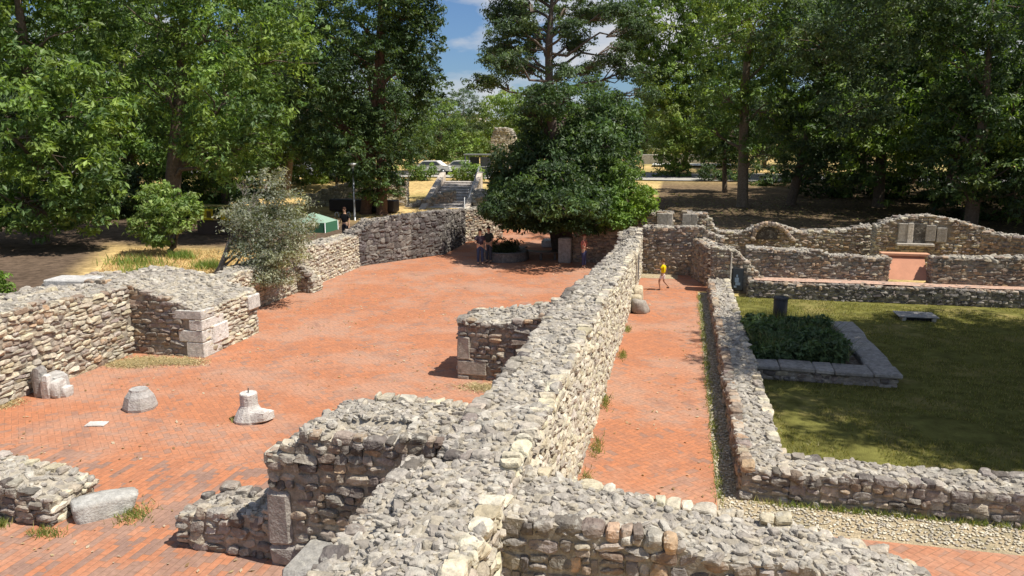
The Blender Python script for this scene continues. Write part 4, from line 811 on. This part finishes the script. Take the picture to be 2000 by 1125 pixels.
# undergrowth at the foot of the right wood and left shade
BU = [['low dark bush to the right of the thick trunk base, middle of the grove', 'low dark bush behind the hanging boughs, fourth from the left in the grove', 'low dark bush just right of the thick pale trunk of the grove', 'low dark bush under the thin trunked tree of the grove', 'rightmost low dark bush under the very dark tree', 'leftmost low dark bush of the right grove'],
      ['low dark bush behind the far left tree trunk', 'low dark bush between the first two left trees', 'low dark bush behind the light green small tree', 'low dark bush behind the stall with yellow panels', 'low dark bush at the left picture edge', 'taller dark bush between the two left trunks, farthest back', 'taller dark bush right of the brown trunk, farthest back']]
gi = 0
for px, Y, s in [(1600, 62, 1.), (1700, 62, 1.2), (1480, 72, 1.), (1800, 60, 1.1), (1880, 50, 1.), (1390, 76, .8)]:
    b = base_at(px, Y); tree('undergrowth_bush', b, [((b[0], b[1], b[2] + .9 * s), (1.9 * s, 1.2, 1.1 * s)), ((b[0] + 1.4, b[1], b[2] + .6 * s), (1.2, 1, .8 * s))], 'dark', BU[0][gi], cat='bush', group='undergrowth of the right grove', trunk_r=.08, leaf=.3, clump=.5, dens=.8)
    gi += 1
gi = 0
for px, Y, s in [(90, 40, 1.3), (210, 42, 1.3), (300, 43, 1.3), (440, 44, 1.2), (0, 38, 1.4), (150, 46, 1.6), (370, 47, 1.4)]:
    b = base_at(px, Y); tree('undergrowth_bush', b, [((b[0], b[1], b[2] + 1.1 * s), (2.6 * s, 1.2, 1.5 * s)), ((b[0] + 1.8, b[1], b[2] + .6 * s), (1.6, 1, .9 * s))], 'dark', BU[1][gi], cat='bush', group='undergrowth of the left wood', trunk_r=.08, leaf=.3, clump=.5, dens=.9)
    gi += 1
for px, Y, s_, lab in [(905, 73, .9, 'round green bush in front of the bus shelter at the head of the stairs'), (800, 72, 1.1, 'green bush on the straw bank left of the white car'), (600, 68, 1.5, 'wide bush behind the dark twin-trunk tree, left side'), (660, 70, 1.4, 'wide bush behind the lamp post, far side of the straw bank'), (1300, 80, 1.0, 'low bush beside the slanting trunk right of the central tree')]:
    b = base_at(px, Y); tree('roadside_bush', b, [((b[0], b[1], b[2] + 1.0 * s_), (1.5 * s_, 1.2, 1.2 * s_)), ((b[0] + 1.3 * s_, b[1], b[2] + .8 * s_), (1.2 * s_, 1, 1. * s_))], 'green', lab, cat='bush', group='bushes along the road bank', trunk_r=.08, leaf=.3, clump=.5, dens=1.)
copy_tree(GREAT, (25.5, 13.5, 0), 2.2, 1.05, 'great tree added unseen beyond the right edge to block sky light')  # unseen copy of the great tree, added to block sky over the lawn
tree('leafy_shrub', (*at(-5, 590, 17.5)[:2], .9), [((at(-8, 555, 17.5)), (.35, .35, .35))], 'bright', 'bright green sprig at the left picture edge behind the court wall', cat='shrub', trunk_r=.03, leaf=.13, clump=.18, dens=2.)
# planting in the stone planter
hb_ = Acc(); n = 1500
p = np.stack([rng.uniform(2.05, 4.3, n), rng.uniform(20.3, 23.7, n), np.full(n, .2)], 1)
pp_ = []
for i in range(5): q = p.copy(); q[:, 2] += i * .11 * (.4 + 1.1 * vnoise(p[:, :2], 1.3, 5)) + rng.uniform(0, .12, n); pp_.append(q + rng.normal(0, .05, q.shape))
leaves(hb_, np.concatenate(pp_)[::2], 12, .11, .15, [(.09, .14, .06), (.12, .18, .08), (.065, .105, .045)], droop=-1.2)
tag(hb_.build('herb_planting', M_LEAF, smooth=False), 'dense dark green herb planting filling the stone planter', 'planting', kind='stuff')
hp = np.stack([rng.uniform(2.1, 4.4, 3600), rng.uniform(20.35, 23.9, 3600), np.full(3600, .35)], 1); hp = hp[vnoise(hp[:, :2], 1.6, 7) > .4]
blades('herb_stalks', hp, .5, .03, [(.12, .17, .08), (.16, .21, .10), (.24, .24, .13)], 'spiky dark green stalks standing out of the herb planting', 'planting', .45)
tg = np.concatenate([clus(x, y, .5, .25, 260) for x, y in [(2.5, 25.1), (3.6, 25.2), (4.3, 25.3), (3.0, 25.6)]]); tg[:, 2] = .0
blades('tall_grass', tg, .55, .02, [(.17, .2, .07), (.24, .24, .1)], 'sparse tall grass stalks behind the herb planting', 'grass', .15)

# ================================================================== BACKGROUND THINGS
# stairs up to the road
sr = empty('stone_stairs', (-18.2, 57, 0)); tag(sr, 'straight flight of pale stone steps climbing between sloping side walls to the road', 'stairs')
s0, s1 = at(866, 412, 50), at(900, 350, 60); dirv = s1 - s0; nst = 11
for i in range(nst):
    t = i / nst; p = s0 + dirv * t; q = Acc(); a2 = math.atan2(dirv[1], dirv[0]) - R(90)
    cbox(q, (p[0] - 1.3, p[1], p[2] - .9), (p[0] + 1.3, p[1] + dirv[1] / nst * .98, p[2] + .0), np.array([.50, .46, .43]), .02); q.build('step', M_ST, parent=sr, origin=(-18.2, 57, 0), smooth=False)
for sx, h1 in ((-1.55, .45), (1.55, .5)):
    q = Acc(); V = []
    for (t, hh) in ((-.05, .1), (1.05, h1)):
        p = s0 + dirv * t
        for dx in (-.22, .22):
            for dz in (-2.2, hh): V.append((p[0] + sx + dx, p[1], p[2] + dz))
    q.add(np.array(V), [[1, 3, 7, 5], [0, 1, 5, 4], [2, 6, 7, 3], [0, 2, 3, 1], [4, 5, 7, 6]], np.array([.58, .50, .42])); q.build('side_wall', M_ST, parent=sr, origin=(-18.2, 57, 0), smooth=False)
q = Acc()
for (a_, b_) in ((s0 + [1.8, 0, .9], s1 + [1.5, 0, 1.0]), (s1 + [1.5, 0, 1.0], s1 + [6.5, 3, 1.0]), (s1 + [1.5, 0, .55], s1 + [6.5, 3, .55]), (s1 + [-1.5, 0, 1.0], s1 + [-1.4, 3, 1.0])):
    tube(q, [a_, b_], .035, np.array([.3, .3, .3]), 6)
for t in np.linspace(0, 1, 5):
    p = s0 + dirv * t + np.array([1.5, 0, 0]); tube(q, [p - [0, 0, .3], p + [0, 0, .95]], .03, np.array([.3, .3, .3]), 6)
for t in np.linspace(0, 1, 6):
    p = s1 + np.array([1.5 + 5 * t, 3 * t, 0]); tube(q, [p - [0, 0, .4], p + [0, 0, 1.0]], .03, np.array([.3, .3, .3]), 6)
q.build('handrail', M_METAL, parent=sr, origin=(-18.2, 57, 0))
wall('stair_bank_wall', (at(772, 410, 50)[0], 50.0), R(40), 4.6, 1.0, lambda s, t: 1.0 + .30 * s, 'rough brown bank wall rising beside the left of the stairs', faces='fr', pals={'f': 'brown', 'r': 'cream'}, lo=True, cell=.35, ch=(.15, .3), cw=(.2, .6), z0=.0)
wall('stair_side_ruin', (at(925, 400, 52)[0], 52.0), R(20), 4.2, 3., lambda s, t: 1.7 + .25 * math.sin(s * 2) + .3 * t * .5, 'pale yellow rubble ruin at the right foot of the stairs', faces='fl', pals={'f': 'cream', 'l': 'cream'}, lo=True, cell=.4, ch=(.15, .3), cw=(.2, .6))
# pale wall with dark recess behind lamp
wall('pale_wall', (at(598, 420, 50)[0], 50.0), R(10), 7.2, .9, lambda s, t: float(np.interp(s, [0, 1, 1.05, 3, 7.2], [1.35, 1.5, 1.65, 2.2, 2.4])), 'sunlit pale rubble wall behind the lamp post', faces='fr', pals={'f': 'cream', 'r': 'cream'}, lo=True, cell=.35, ch=(.12, .26), cw=(.2, .5), z0=.7)
x0 = at(645, 410, 47.6); a = Acc(); cbox(a, (x0[0], 47.4, gz(x0[0], 47.4) + .1), (x0[0] + 4.6, 48.4, gz(x0[0], 47.4) + .85), np.array([.045, .035, .035]), .05)  # dark block added as the shadow in the recess below the wall
tag(a.build('recess_shadow_block', M_GEN, origin=(x0[0] + 2, 48, 1), smooth=False), 'low long dark block added as recess shadow under the two trunks of the dark tree', 'shadow block')
for k, px in enumerate((658, 681)):
    p = at(px, 421, 45.5); a = Acc(); th = np.linspace(0, 2 * math.pi, 17); tube(a, [(p[0] + .13 * math.cos(t), 45.5, p[2] + .02 + .2 * math.sin(t)) for t in th], .035, np.array([.62, .6, .56]), 6, cap=False)
    tube(a, [(p[0], 45.5, p[2] - .5), (p[0], 45.5, p[2] - .2)], .03, np.array([.4, .4, .4]), 6)
    tag(a.build('ring_post', M_GEN, origin=(p[0], 45.5, p[2] - .5)), ['left', 'right'][k] + ' one of the two small white rings on posts behind the dark-shirted person', 'ring post', 'white rings behind the wall')
# lamp post
lp_ = at(693, 425, 44); zt = at(690, 320, 44)[2]; lo_ = (lp_[0], 44, gz(lp_[0], 44)); ll = empty('street_lamp', lo_); tag(ll, 'slim grey lamp post with a flat white disc head in front of the dark tree', 'street lamp')
a = Acc(); tube(a, [(0, 0, -.1), (0, 0, .8), (0, 0, zt - lo_[2] - .1)], [.075, .06, .04], np.array([.42, .42, .43]), 10); a.build('pole', M_METAL, parent=ll)
a = Acc(); lathe(a, 0, 0, [(.06, zt - lo_[2] - .28), (.1, zt - lo_[2] - .12), (.26, zt - lo_[2] - .05), (.27, zt - lo_[2]), (.1, zt - lo_[2] + .05)], np.array([.8, .8, .8]), 18); a.build('lamp_head', M_WHITE, parent=ll)
# yellow stall far left, green tent
yl = at(440, 432, 37); ys_ = empty('market_stall', (yl[0], 37, gz(yl[0], 37))); tag(ys_, 'dark wooden stall with two yellow panels standing in the shade of the left trees', 'stall')
z1 = at(432, 415, 37)[2] - gz(yl[0], 37); m_ = mpp(37, 432)
a = Acc(); cbox(a, (-1.5, -.35, 0), (1.6, .35, z1 - .45), np.array([.10, .07, .055]), .02); a.build('counter', M_GEN, parent=ys_, smooth=False)
for x in (-1.45, -.1, 1.55):
    a = Acc(); tube(a, [(x, 0, 0), (x, 0, z1 + .35)], .04, np.array([.12, .09, .07]), 6); a.build('post', M_GEN, parent=ys_)
for (x0_, x1_) in ((-1.1, -.45), (.0, .75)):
    a = Acc(); cbox(a, (x0_, -.42, z1 - .38), (x1_, -.37, z1 + .22), np.array([.72, .55, .03]), .01); a.build('yellow_panel', M_GEN, parent=ys_, smooth=False)
    a = Acc(); cbox(a, (x0_ + .3, -.44, z1 - .25), (x0_ + .55, -.425, z1 + .1), np.array([.16, .12, .03]), .01); a.build('panel_mark', M_GEN, parent=ys_, smooth=False)
a = Acc(); cbox(a, (-1.6, -.5, z1 + .33), (1.7, .5, z1 + .38), np.array([.22, .19, .06]), .01); a.build('roof', M_GEN, parent=ys_, smooth=False)
gt = at(625, 450, 39); g_ = empty('garden_tent', (gt[0], 39, gz(gt[0], 39))); tag(g_, 'green and white tent roof peeping out behind the feathery tree', 'tent')
ztp = at(622, 415, 39)[2] - gz(gt[0], 39); zb_ = at(622, 432, 39)[2] - gz(gt[0], 39)
a = Acc(); V = [(-1.4, -.8, zb_), (.7, -.8, zb_), (.7, .8, zb_), (-1.4, .8, zb_), (-.35, 0, ztp)]; a.add(V, [[0, 1, 4], [1, 2, 4], [2, 3, 4], [3, 0, 4]], np.array([.26, .38, .30])); a.build('canopy', M_CLOTH, parent=g_, smooth=False)
a = Acc(); a.add([(-1.4, -.81, zb_ - .6), (.71, -.81, zb_ - .6), (.71, -.81, zb_), (-1.4, -.81, zb_), (.71, .8, zb_ - .6), (.71, .8, zb_)], [[0, 1, 2, 3], [1, 4, 5, 2]], np.array([.06, .17, .10])); a.build('side_curtain', M_CLOTH, parent=g_, smooth=False)
for x, y in ((-1.4, -.8), (.7, -.8), (.7, .8), (-1.4, .8)):
    a = Acc(); tube(a, [(x, y, 0), (x, y, zb_)], .03, np.array([.5, .5, .5]), 6); a.build('pole', M_METAL, parent=g_)
# road behind
a = Acc(); V, F = sheet_from(np.linspace(-80, 40, 80), np.linspace(78, 84, 4), lambda X, Y: terrain(X, Y) + .06); a.add(V, F, np.array([.30, .29, .28])); tag(a.build('road', mat('asphalt', attr=True, rough=.9, noise=.15, bump=.005, bscale=60)), kind='structure')
a = Acc(); V, F = sheet_from(np.linspace(-80, 40, 80), np.linspace(75.2, 77.8, 3), lambda X, Y: terrain(X, Y) + .10); a.add(V, F, np.array([.42, .40, .36])); tag(a.build('pavement', M_ST), kind='structure')
a = Acc(); V, F = sheet_from(np.linspace(-3.5, 6, 20), np.linspace(93, 97, 4), lambda X, Y: terrain(X, Y) + .25); a.add(V, F, np.array([.55, .54, .50])); tag(a.build('road_far', M_ST), kind='structure')
for nm, x0_, x1_, y_, c_ in (('kerb_wall', -5, 5, 99, .5),):
    a = Acc(); cbox(a, (x0_, y_, 2.2), (x1_, y_ + .4, 4.0), np.array([c_, c_ * .97, c_ * .9]), .03); tag(a.build(nm, M_ST, origin=(0, y_, 2.2), smooth=False), 'pale long parapet beyond the road, seen right of the central tree', 'parapet')
def car(x, y, rz, colr, label, van=False):
    z = gz(x, y) + .06; r = empty('parked_car', (x, y, z), rz); tag(r, label, 'car', 'cars parked along the road')
    pr = [(-2.1, .45), (-2.1, .85), (-1.5, .95), (-.9, 1.42), (.7, 1.45), (1.3, 1.0), (2.05, .85), (2.15, .4)] if not van else [(-2.3, .45), (-2.3, 1.9), (-1.9, 2.0), (1.0, 2.0), (1.7, 1.2), (2.3, 1.0), (2.35, .4)]
    a = Acc(); n = len(pr); V = []
    for sy, ins in ((-.85, 0), (.85, 0)):
        for (px, pz) in pr: V.append((px, sy * (1 - .12 * (pz > 1.1)), pz))
    a.add(V, [[i, i + 1, i + 1 + n, i + n] for i in range(n - 1)] + [[n - 1, 0, n, 2 * n - 1]], np.array(colr)); 
    for s_ in (0, n):
        for i in range(1, n - 1): a.add([V[s_], V[s_ + i], V[s_ + i + 1]], [[0, 1, 2]], np.array(colr))
    bo = a.build('body', M_GEN, parent=r, smooth=False)
    for s_ in (-1, 1):
        a = Acc(); g = [(-1.3, 1.0), (-.85, 1.36), (.62, 1.38), (1.1, 1.02)] if not van else [(.1, 1.15), (.1, 1.8), (.95, 1.8), (1.45, 1.2)]
        a.add([(gx, s_ * (.86 - .10 * (gz_ > 1.1)), gz_) for gx, gz_ in g], [[0, 1, 2, 3]], np.array([.03, .03, .04])); a.build('side_window', M_GLASS, parent=r, smooth=False)
        for wx in (-1.35, 1.35):
            a = Acc(); tube(a, [(wx, s_ * .72, .32), (wx, s_ * .88, .32)], .32, np.array([.025, .025, .025]), 16); wh = a.build('wheel', M_GEN, parent=r)
            a = Acc(); tube(a, [(wx, s_ * .87, .32), (wx, s_ * .9, .32)], .18, np.array([.4, .4, .4]), 12); a.build('rim', M_METAL, parent=wh)
    return r
p = at(845, 335, 79.5); car(p[0], 79.5, 0.05, (.75, .75, .74), 'white parked car under the small pale tree at the top of the stairs')
p = at(905, 335, 80.5); car(p[0], 80.5, 0.0, (.62, .62, .58), 'pale grey parked car right of the white one by the stairs', van=False)
p = at(575, 335, 80); car(p[0], 80, 0, (.45, .46, .48), 'grey parked car seen left of the dark twin-trunk tree')
# bus shelter
p = at(940, 345, 77); sh = empty('bus_shelter', (p[0], 77, gz(p[0], 77))); tag(sh, 'grey glass bus shelter with a flat roof beside the top of the stairs', 'bus shelter')
a = Acc(); cbox(a, (-1.7, -.7, 2.3), (1.7, .9, 2.42), np.array([.45, .45, .45]), .02); a.build('roof', M_METAL, parent=sh, smooth=False)
for x in (-1.5, 1.5):
    for y in (-.6, .8):
        a = Acc(); tube(a, [(x, y, 0), (x, y, 2.3)], .05, np.array([.3, .3, .3]), 8); a.build('post', M_METAL, parent=sh)
a = Acc(); cbox(a, (-.3, .75, .2), (1.4, .78, 2.1), np.array([.12, .14, .18]), .005); a.build('poster_panel', M_GEN, parent=sh, smooth=False)
a = Acc(); cbox(a, (-1.4, .75, .3), (-.4, .78, 2.1), np.array([.35, .38, .4]), .005); a.build('glass_panel', M_GLASS, parent=sh, smooth=False)
# tower ruin
p = at(980, 330, 70); tw = wall('tower_ruin', (p[0] - 1.0, 70), R(5), 2.1, 2.0, lambda s, t: float(np.interp(s, [0, .4, 1.6, 2.1], [6.0, 6.9, 6.9, 6.2])) - gz(p[0], 70) , 'broken pale stone tower stump rising above the trees left of the central tree', cat='ruin', faces='flr', pals={'f': 'cream', 'l': 'cream', 'r': 'cream'}, lo=True, cell=.4, ch=(.2, .4), cw=(.25, .6), z0=gz(p[0], 70))
# far buildings
def building(x, y, w_, d_, h_, c_, label, floors, cols_):
    z = gz(x, y); r = empty('apartment_building', (x, y, z)); tag(r, label, 'building')
    a = Acc(); cbox(a, (-w_ / 2, 0, 0), (w_ / 2, d_, h_), np.array(c_), .05); wl = a.build('wall', M_ST, parent=r, smooth=False)
    a = Acc(); cbox(a, (-w_ / 2 - .4, -.4, h_), (w_ / 2 + .4, d_ + .4, h_ + .5), np.array([.3, .27, .26]), .05); a.build('roof', M_ST, parent=r, smooth=False)
    for i in range(cols_):
        for j in range(floors):
            xx = -w_ / 2 + (i + .5) * w_ / cols_; zz = 1.2 + j * (h_ / floors); a = Acc(); cbox(a, (xx - .8, -.06, zz), (xx + .8, -.01, zz + 1.5), np.array([.09, .10, .12]), .01); f_ = a.build('window', M_GLASS, parent=r, smooth=False)
p = at(1278, 300, 210); building(p[0], 210, 14, 12, at(1278, 222, 210)[2] - gz(p[0], 210), (.32, .30, .33), 'grey apartment block far behind, in the gap right of the central tree', 5, 5)
p = at(905, 300, 230); building(p[0], 230, 9, 12, at(905, 226, 230)[2] - gz(p[0], 230), (.6, .55, .5), 'small cream building top far behind the pale small tree', 5, 3)
# far belt of tree tops on the horizon
fb = Acc(); n = 8000; th = rng.uniform(R(50), R(135), n); rr = rng.uniform(125, 170, n); pts = np.stack([rr * np.cos(th), rr * np.sin(th), np.zeros(n)], 1)
hb2 = 5.0 + 5.0 * vnoise(np.stack([th * 30, rr * .05], -1), 1., 3); pts[:, 2] = 2 + rng.random(n) ** .7 * hb2
leaves(fb, pts, 14, 1.3, .8, [(.12, .15, .06), (.09, .12, .05), (.15, .17, .08)])
tag(fb.build('distant_wood', M_LEAF, smooth=False), 'distant hazy belt of tree tops beyond the road', 'wood', kind='stuff')

# ================================================================== ROUND WELL AND BENCHES UNDER THE CENTRAL TREE
p = at(985, 505, 37.2)
wl_ = empty('round_planter', (p[0], 37.3, 0)); tag(wl_, 'low round stone planter full of dark foliage in the shade beside the couple', 'planter')
a = Acc(); lathe(a, 0, 0, [(1.15, 0), (1.2, .1), (1.15, .42), (1.2, .46), (.95, .48), (.9, .36)], np.array([.20, .19, .18]), 28); a.build('stone_ring', M_ST, parent=wl_)
a = Acc(); pts = rng.normal(0, .33, (150, 3)); pts[:, 2] = .45 + np.abs(pts[:, 2]) * .7; leaves(a, pts, 16, .18, .14, [(.05, .07, .03), (.07, .09, .04)]); a.build('foliage', M_LEAF, parent=wl_, smooth=False)
p2 = at(1058, 500, 38.2); bn = empty('curved_bench', (p2[0], 38.6, 0)); tag(bn, 'curved dark bench ringing the foot of the central tree', 'bench')
def arc_prism(r0, r1, z0_, z1_, t0, t1, n=16):
    V = []; 
    for t in np.linspace(t0, t1, n):
        for r_, z_ in ((r0, z0_), (r1, z0_), (r1, z1_), (r0, z1_)): V.append((r_ * math.cos(t), r_ * math.sin(t), z_))
    F = [[i * 4 + j, i * 4 + (j + 1) % 4, (i + 1) * 4 + (j + 1) % 4, (i + 1) * 4 + j] for i in range(n - 1) for j in range(4)] + [[0, 1, 2, 3], [4 * n - 1, 4 * n - 2, 4 * n - 3, 4 * n - 4]]
    return V, F
a = Acc(); a.add(*arc_prism(.95, 1.45, .40, .46, R(160), R(330)), np.array([.11, .08, .06])); a.build('seat', M_GEN, parent=bn, smooth=False)
for t in (170, 205, 240, 275, 310):
    a = Acc(); x, y = 1.2 * math.cos(R(t)), 1.2 * math.sin(R(t)); cbox(a, (x - .06, y - .06, 0), (x + .06, y + .06, .4), np.array([.1, .09, .08]), .01); a.build('leg', M_GEN, parent=bn, smooth=False)
p3 = at(1072, 481, 42.5); a = Acc(); cbox(a, (-.35, -.5, 0), (.35, .5, .4), np.array([.6, .6, .62]), .05); o = a.build('pale_stone', M_ST, smooth=False); o.location = (p3[0], 42.5, 0); tag(o, 'small low pale stone left of the central tree trunk in a sun spot', 'stone')

# ================================================================== PEOPLE
def skin_mesh(name, chains, material, c, parent, sub=2, root=0):
    """chains: list of lists of (xyz, radius); identical points are welded so that limbs grow from the trunk"""
    pts = []; rad = []; ed = []
    def idx(p, r):
        for i, q in enumerate(pts):
            if (Vector(q) - Vector(p)).length < 1e-4: return i
        pts.append(tuple(p)); rad.append(r); return len(pts) - 1
    for ch in chains:
        last = None
        for p, r in ch:
            i = idx(p, r)
            if last is not None and last != i: ed.append((last, i))
            last = i
    me = bpy.data.meshes.new(name); me.from_pydata(pts, ed, []); o = bpy.data.objects.new(name, me); col.objects.link(o)
    md = o.modifiers.new('skin', 'SKIN'); md.use_smooth_shade = True
    sv = me.skin_vertices[0].data
    for i, r in enumerate(rad):
        rr = r if isinstance(r, tuple) else (r, r); sv[i].radius = rr; sv[i].use_root = (i == root)
    s = o.modifiers.new('sub', 'SUBSURF'); s.levels = sub; s.render_levels = sub
    dg = bpy.context.evaluated_depsgraph_get(); m2 = bpy.data.meshes.new_from_object(o.evaluated_get(dg)); m2.name = name
    bpy.data.objects.remove(o); o = bpy.data.objects.new(name, m2); col.objects.link(o); o.parent = parent
    a = m2.attributes.new('Col', 'FLOAT_COLOR', 'POINT'); a.data.foreach_set('color', np.tile(np.array([*c, 1.], np.float32), len(m2.vertices)))
    m2.materials.clear(); m2.materials.append(material)
    for pl_ in m2.polygons: pl_.use_smooth = True
    return o
M_SKIN = mat('skin', attr=True, rough=.55, noise=.04, spec=.3)
def person(loc, rz, H, label, J, shirt, trousers, skin=(.50, .30, .20), hair=(.05, .035, .025), shorts=False, longhair=False, shoes=(.06, .06, .06), group=None):
    """J: joints in units of height, x right, y forward"""
    r = empty('person', loc, rz); tag(r, label, 'person', group)
    S = lambda p: (p[0] * H, p[1] * H, p[2] * H)
    pel, che, nek, hd = S(J['pel']), S(J['che']), S(J['nek']), S(J['head'])
    up_ = lambda p, dz: (p[0], p[1], p[2] + dz * H)
    ch = [[(pel, (.085 * H, .06 * H)), (che, (.095 * H, .062 * H)), (nek, .034 * H), (up_(hd, -.035), (.040 * H, .046 * H)), (up_(hd, .025), (.044 * H, .053 * H)), (up_(hd, .06), .030 * H)]]
    arms = {}
    for sd, sx in (('l', -1), ('r', 1)):
        sh_ = (che[0] + sx * .098 * H, che[1], che[2] + .055 * H); el = S(J['el' + sd]); wr = S(J['wr' + sd])
        d = Vector(wr) - Vector(el); d.normalize(); side = d.cross(Vector((0, 1, .2))).normalized() if abs(d.y) < .8 else Vector((1, 0, 0))
        palm = Vector(wr) + d * .03 * H
        ch.append([(che, (.095 * H, .062 * H)), (sh_, .033 * H), (el, .024 * H), (wr, .016 * H), (tuple(palm), (.021 * H, .012 * H))])
        for k, (o_, ln) in enumerate(((-1.5, .034), (-.5, .043), (.5, .041), (1.5, .032))):
            b0 = palm + side * o_ * .009 * H + d * .012 * H; m1 = b0 + d * ln * .55 * H + Vector((0, .005 * H, 0)); e1 = b0 + d * ln * .95 * H + Vector((0, .014 * H, 0))
            ch.append([(tuple(palm), (.021 * H, .012 * H)), (tuple(b0), .006 * H), (tuple(m1), .0052 * H), (tuple(e1), .0045 * H)])
        tb = Vector(wr) + d * .012 * H + side * .02 * H; ch.append([(wr, .016 * H), (tuple(tb), .007 * H), (tuple(tb + d * .03 * H + side * .008 * H), .0055 * H)])
        arms[sd] = (sh_, el, wr)
    legs = {}
    for sd, sx in (('l', -1), ('r', 1)):
        hp = (pel[0] + sx * .052 * H, pel[1], pel[2] - .03 * H); kn = S(J['kn' + sd]); an = S(J['an' + sd]); toe = (an[0] + .012 * sx * H, an[1] + .085 * H, max(an[2] - .028 * H, .012 * H))
        ch.append([(pel, (.085 * H, .06 * H)), (hp, .055 * H), (kn, .034 * H), (an, .021 * H), (toe, (.022 * H, .013 * H))]); legs[sd] = (hp, kn, an, toe)
    b = skin_mesh('body', ch, M_SKIN, skin, r)
    # nose, ears, eyes
    fz = Acc(); T, F = stone_templates(2, 1, 2.2)
    def blob(p, s, c): fz.add(T[0] * np.array(s) * H + np.array(p), F, np.array(c))
    hx, hy, hz_ = hd
    blob((hx, hy + .052 * H, hz_ - .002 * H), (.006, .012, .012), skin); blob((hx, hy + .046 * H, hz_ - .03 * H), (.014, .006, .004), (.35, .14, .12))
    for s_ in (-1, 1):
        blob((hx + s_ * .018 * H, hy + .047 * H, hz_ + .012 * H), (.007, .004, .004), (.03, .025, .02)); blob((hx + s_ * .046 * H, hy, hz_), (.006, .012, .017), skin)
    fz.build('face', M_SKIN, parent=r)
    # hair cap
    hv = Acc(); T, F = ico_cube(8); P = T / np.linalg.norm(T, axis=1)[:, None]; P = P * np.array([.052, .06, .062]) * H; P = P[:, :]
    P = P + np.array([hx, hy - .008 * H, hz_ + .018 * H]); low = (P[:, 2] < hz_ + .005 * H); P[low & (P[:, 1] > hy - .005 * H), 2] = hz_ + .028 * H; P[low & (P[:, 1] > hy - .005 * H), 1] -= .02 * H
    if longhair: bk_ = (P[:, 1] < hy - .01 * H) & (P[:, 2] < hz_); P[bk_, 2] -= .09 * H
    hv.add(P, F, np.array(hair)); hv.build('hair', M_CLOTH, parent=r)
    sh_c = [[(up_(pel, -.01), (.098 * H, .072 * H)), (che, (.108 * H, .074 * H)), (up_(che, .075), (.07 * H, .05 * H))]]
    for sd in 'lr':
        s0_, el, wr = arms[sd]; m = tuple(np.array(s0_) * .25 + np.array(el) * .75); sh_c.append([(che, (.108 * H, .074 * H)), (s0_, .045 * H), (m, .036 * H)])
    skin_mesh('shirt', sh_c, M_CLOTH, shirt, r)
    tr_c = [[(up_(pel, .02), (.09 * H, .068 * H)), (up_(pel, -.015), (.095 * H, .07 * H))]]
    for sd in 'lr':
        hp, kn, an, toe = legs[sd]; k2 = tuple(np.array(hp) * .15 + np.array(kn) * .85)
        c_ = [(up_(pel, -.015), (.095 * H, .07 * H)), (hp, .062 * H), (k2, .044 * H)]
        if not shorts: c_ += [(kn, .042 * H), (tuple(np.array(an) * .9 + np.array(kn) * .1), .034 * H)]
        tr_c.append(c_)
    skin_mesh('shorts' if shorts else 'trousers', tr_c, M_CLOTH, trousers, r)
    for sd in 'lr':
        hp, kn, an, toe = legs[sd]; skin_mesh('shoe', [[((an[0], an[1] - .015 * H, an[2] - .015 * H), (.026 * H, .024 * H)), ((an[0], an[1] + .03 * H, toe[2] + .004 * H), (.028 * H, .018 * H)), (toe, (.025 * H, .016 * H))]], M_CLOTH, shoes, r)
    return r
ST = dict(pel=(0, 0, .53), che=(0, 0, .72), nek=(0, 0, .845), head=(0, .01, .925), ell=(-.14, -.01, .62), elr=(.14, -.01, .62), wrl=(-.15, .04, .485), wrr=(.15, .04, .485), knl=(-.055, .01, .28), knr=(.055, .01, .28), anl=(-.06, 0, .04), anr=(.06, 0, .04))
def pose(**k): d = dict(ST); d.update(k); return d
px_ = at(938, 517, 35.4)
person((px_[0], 35.4, .012), R(200), 1.75, 'standing person in a dark top and jeans, left one of the couple in the shade', pose(elr=(.15, .05, .63), wrr=(.08, .14, .60)), (.06, .045, .06), (.05, .07, .13), hair=(.05, .03, .02), longhair=True)
px_ = at(955, 512, 36.1)
person((px_[0], 36.1, .012), R(160), 1.80, 'taller standing person in dark clothes, right one of the couple in the shade', pose(ell=(-.15, .03, .62), wrl=(-.10, .12, .56)), (.04, .045, .04), (.06, .07, .09), hair=(.04, .03, .025))
px_ = at(1140, 520, 35.6)
person((px_[0], 35.6, .012), R(250), 1.62, 'person in a pale red top with bare arms, right of the upright grey block', pose(pel=(0, 0, .53), ell=(-.14, .03, .63), wrl=(-.08, .16, .60), elr=(.14, .03, .63), wrr=(.08, .16, .60)), (.50, .17, .13), (.06, .07, .15), hair=(.14, .05, .03))
px_ = at(675, 470, 35.5)
person((px_[0], 35.5, gz(px_[0], 35.5)), R(180), 1.7, 'person in a black shirt seen from the waist up behind the left wall', pose(), (.015, .014, .016), (.03, .03, .04), hair=(.06, .03, .02))
px_ = at(1294, 567, 30.87)
person((px_[0], 30.87, .012), R(80), 1.28, 'child in a yellow shirt and white shorts walking along the brick corridor', pose(knl=(-.045, .11, .30), anl=(-.05, .07, .04), knr=(.05, -.02, .28), anr=(.05, -.19, .10), ell=(-.13, .07, .66), wrl=(-.12, .17, .66), elr=(.13, -.07, .64), wrr=(.12, -.02, .52), head=(0, .02, .925)), (.80, .62, .01), (.78, .70, .68), skin=(.42, .24, .16), shorts=True, hair=(.16, .09, .05))
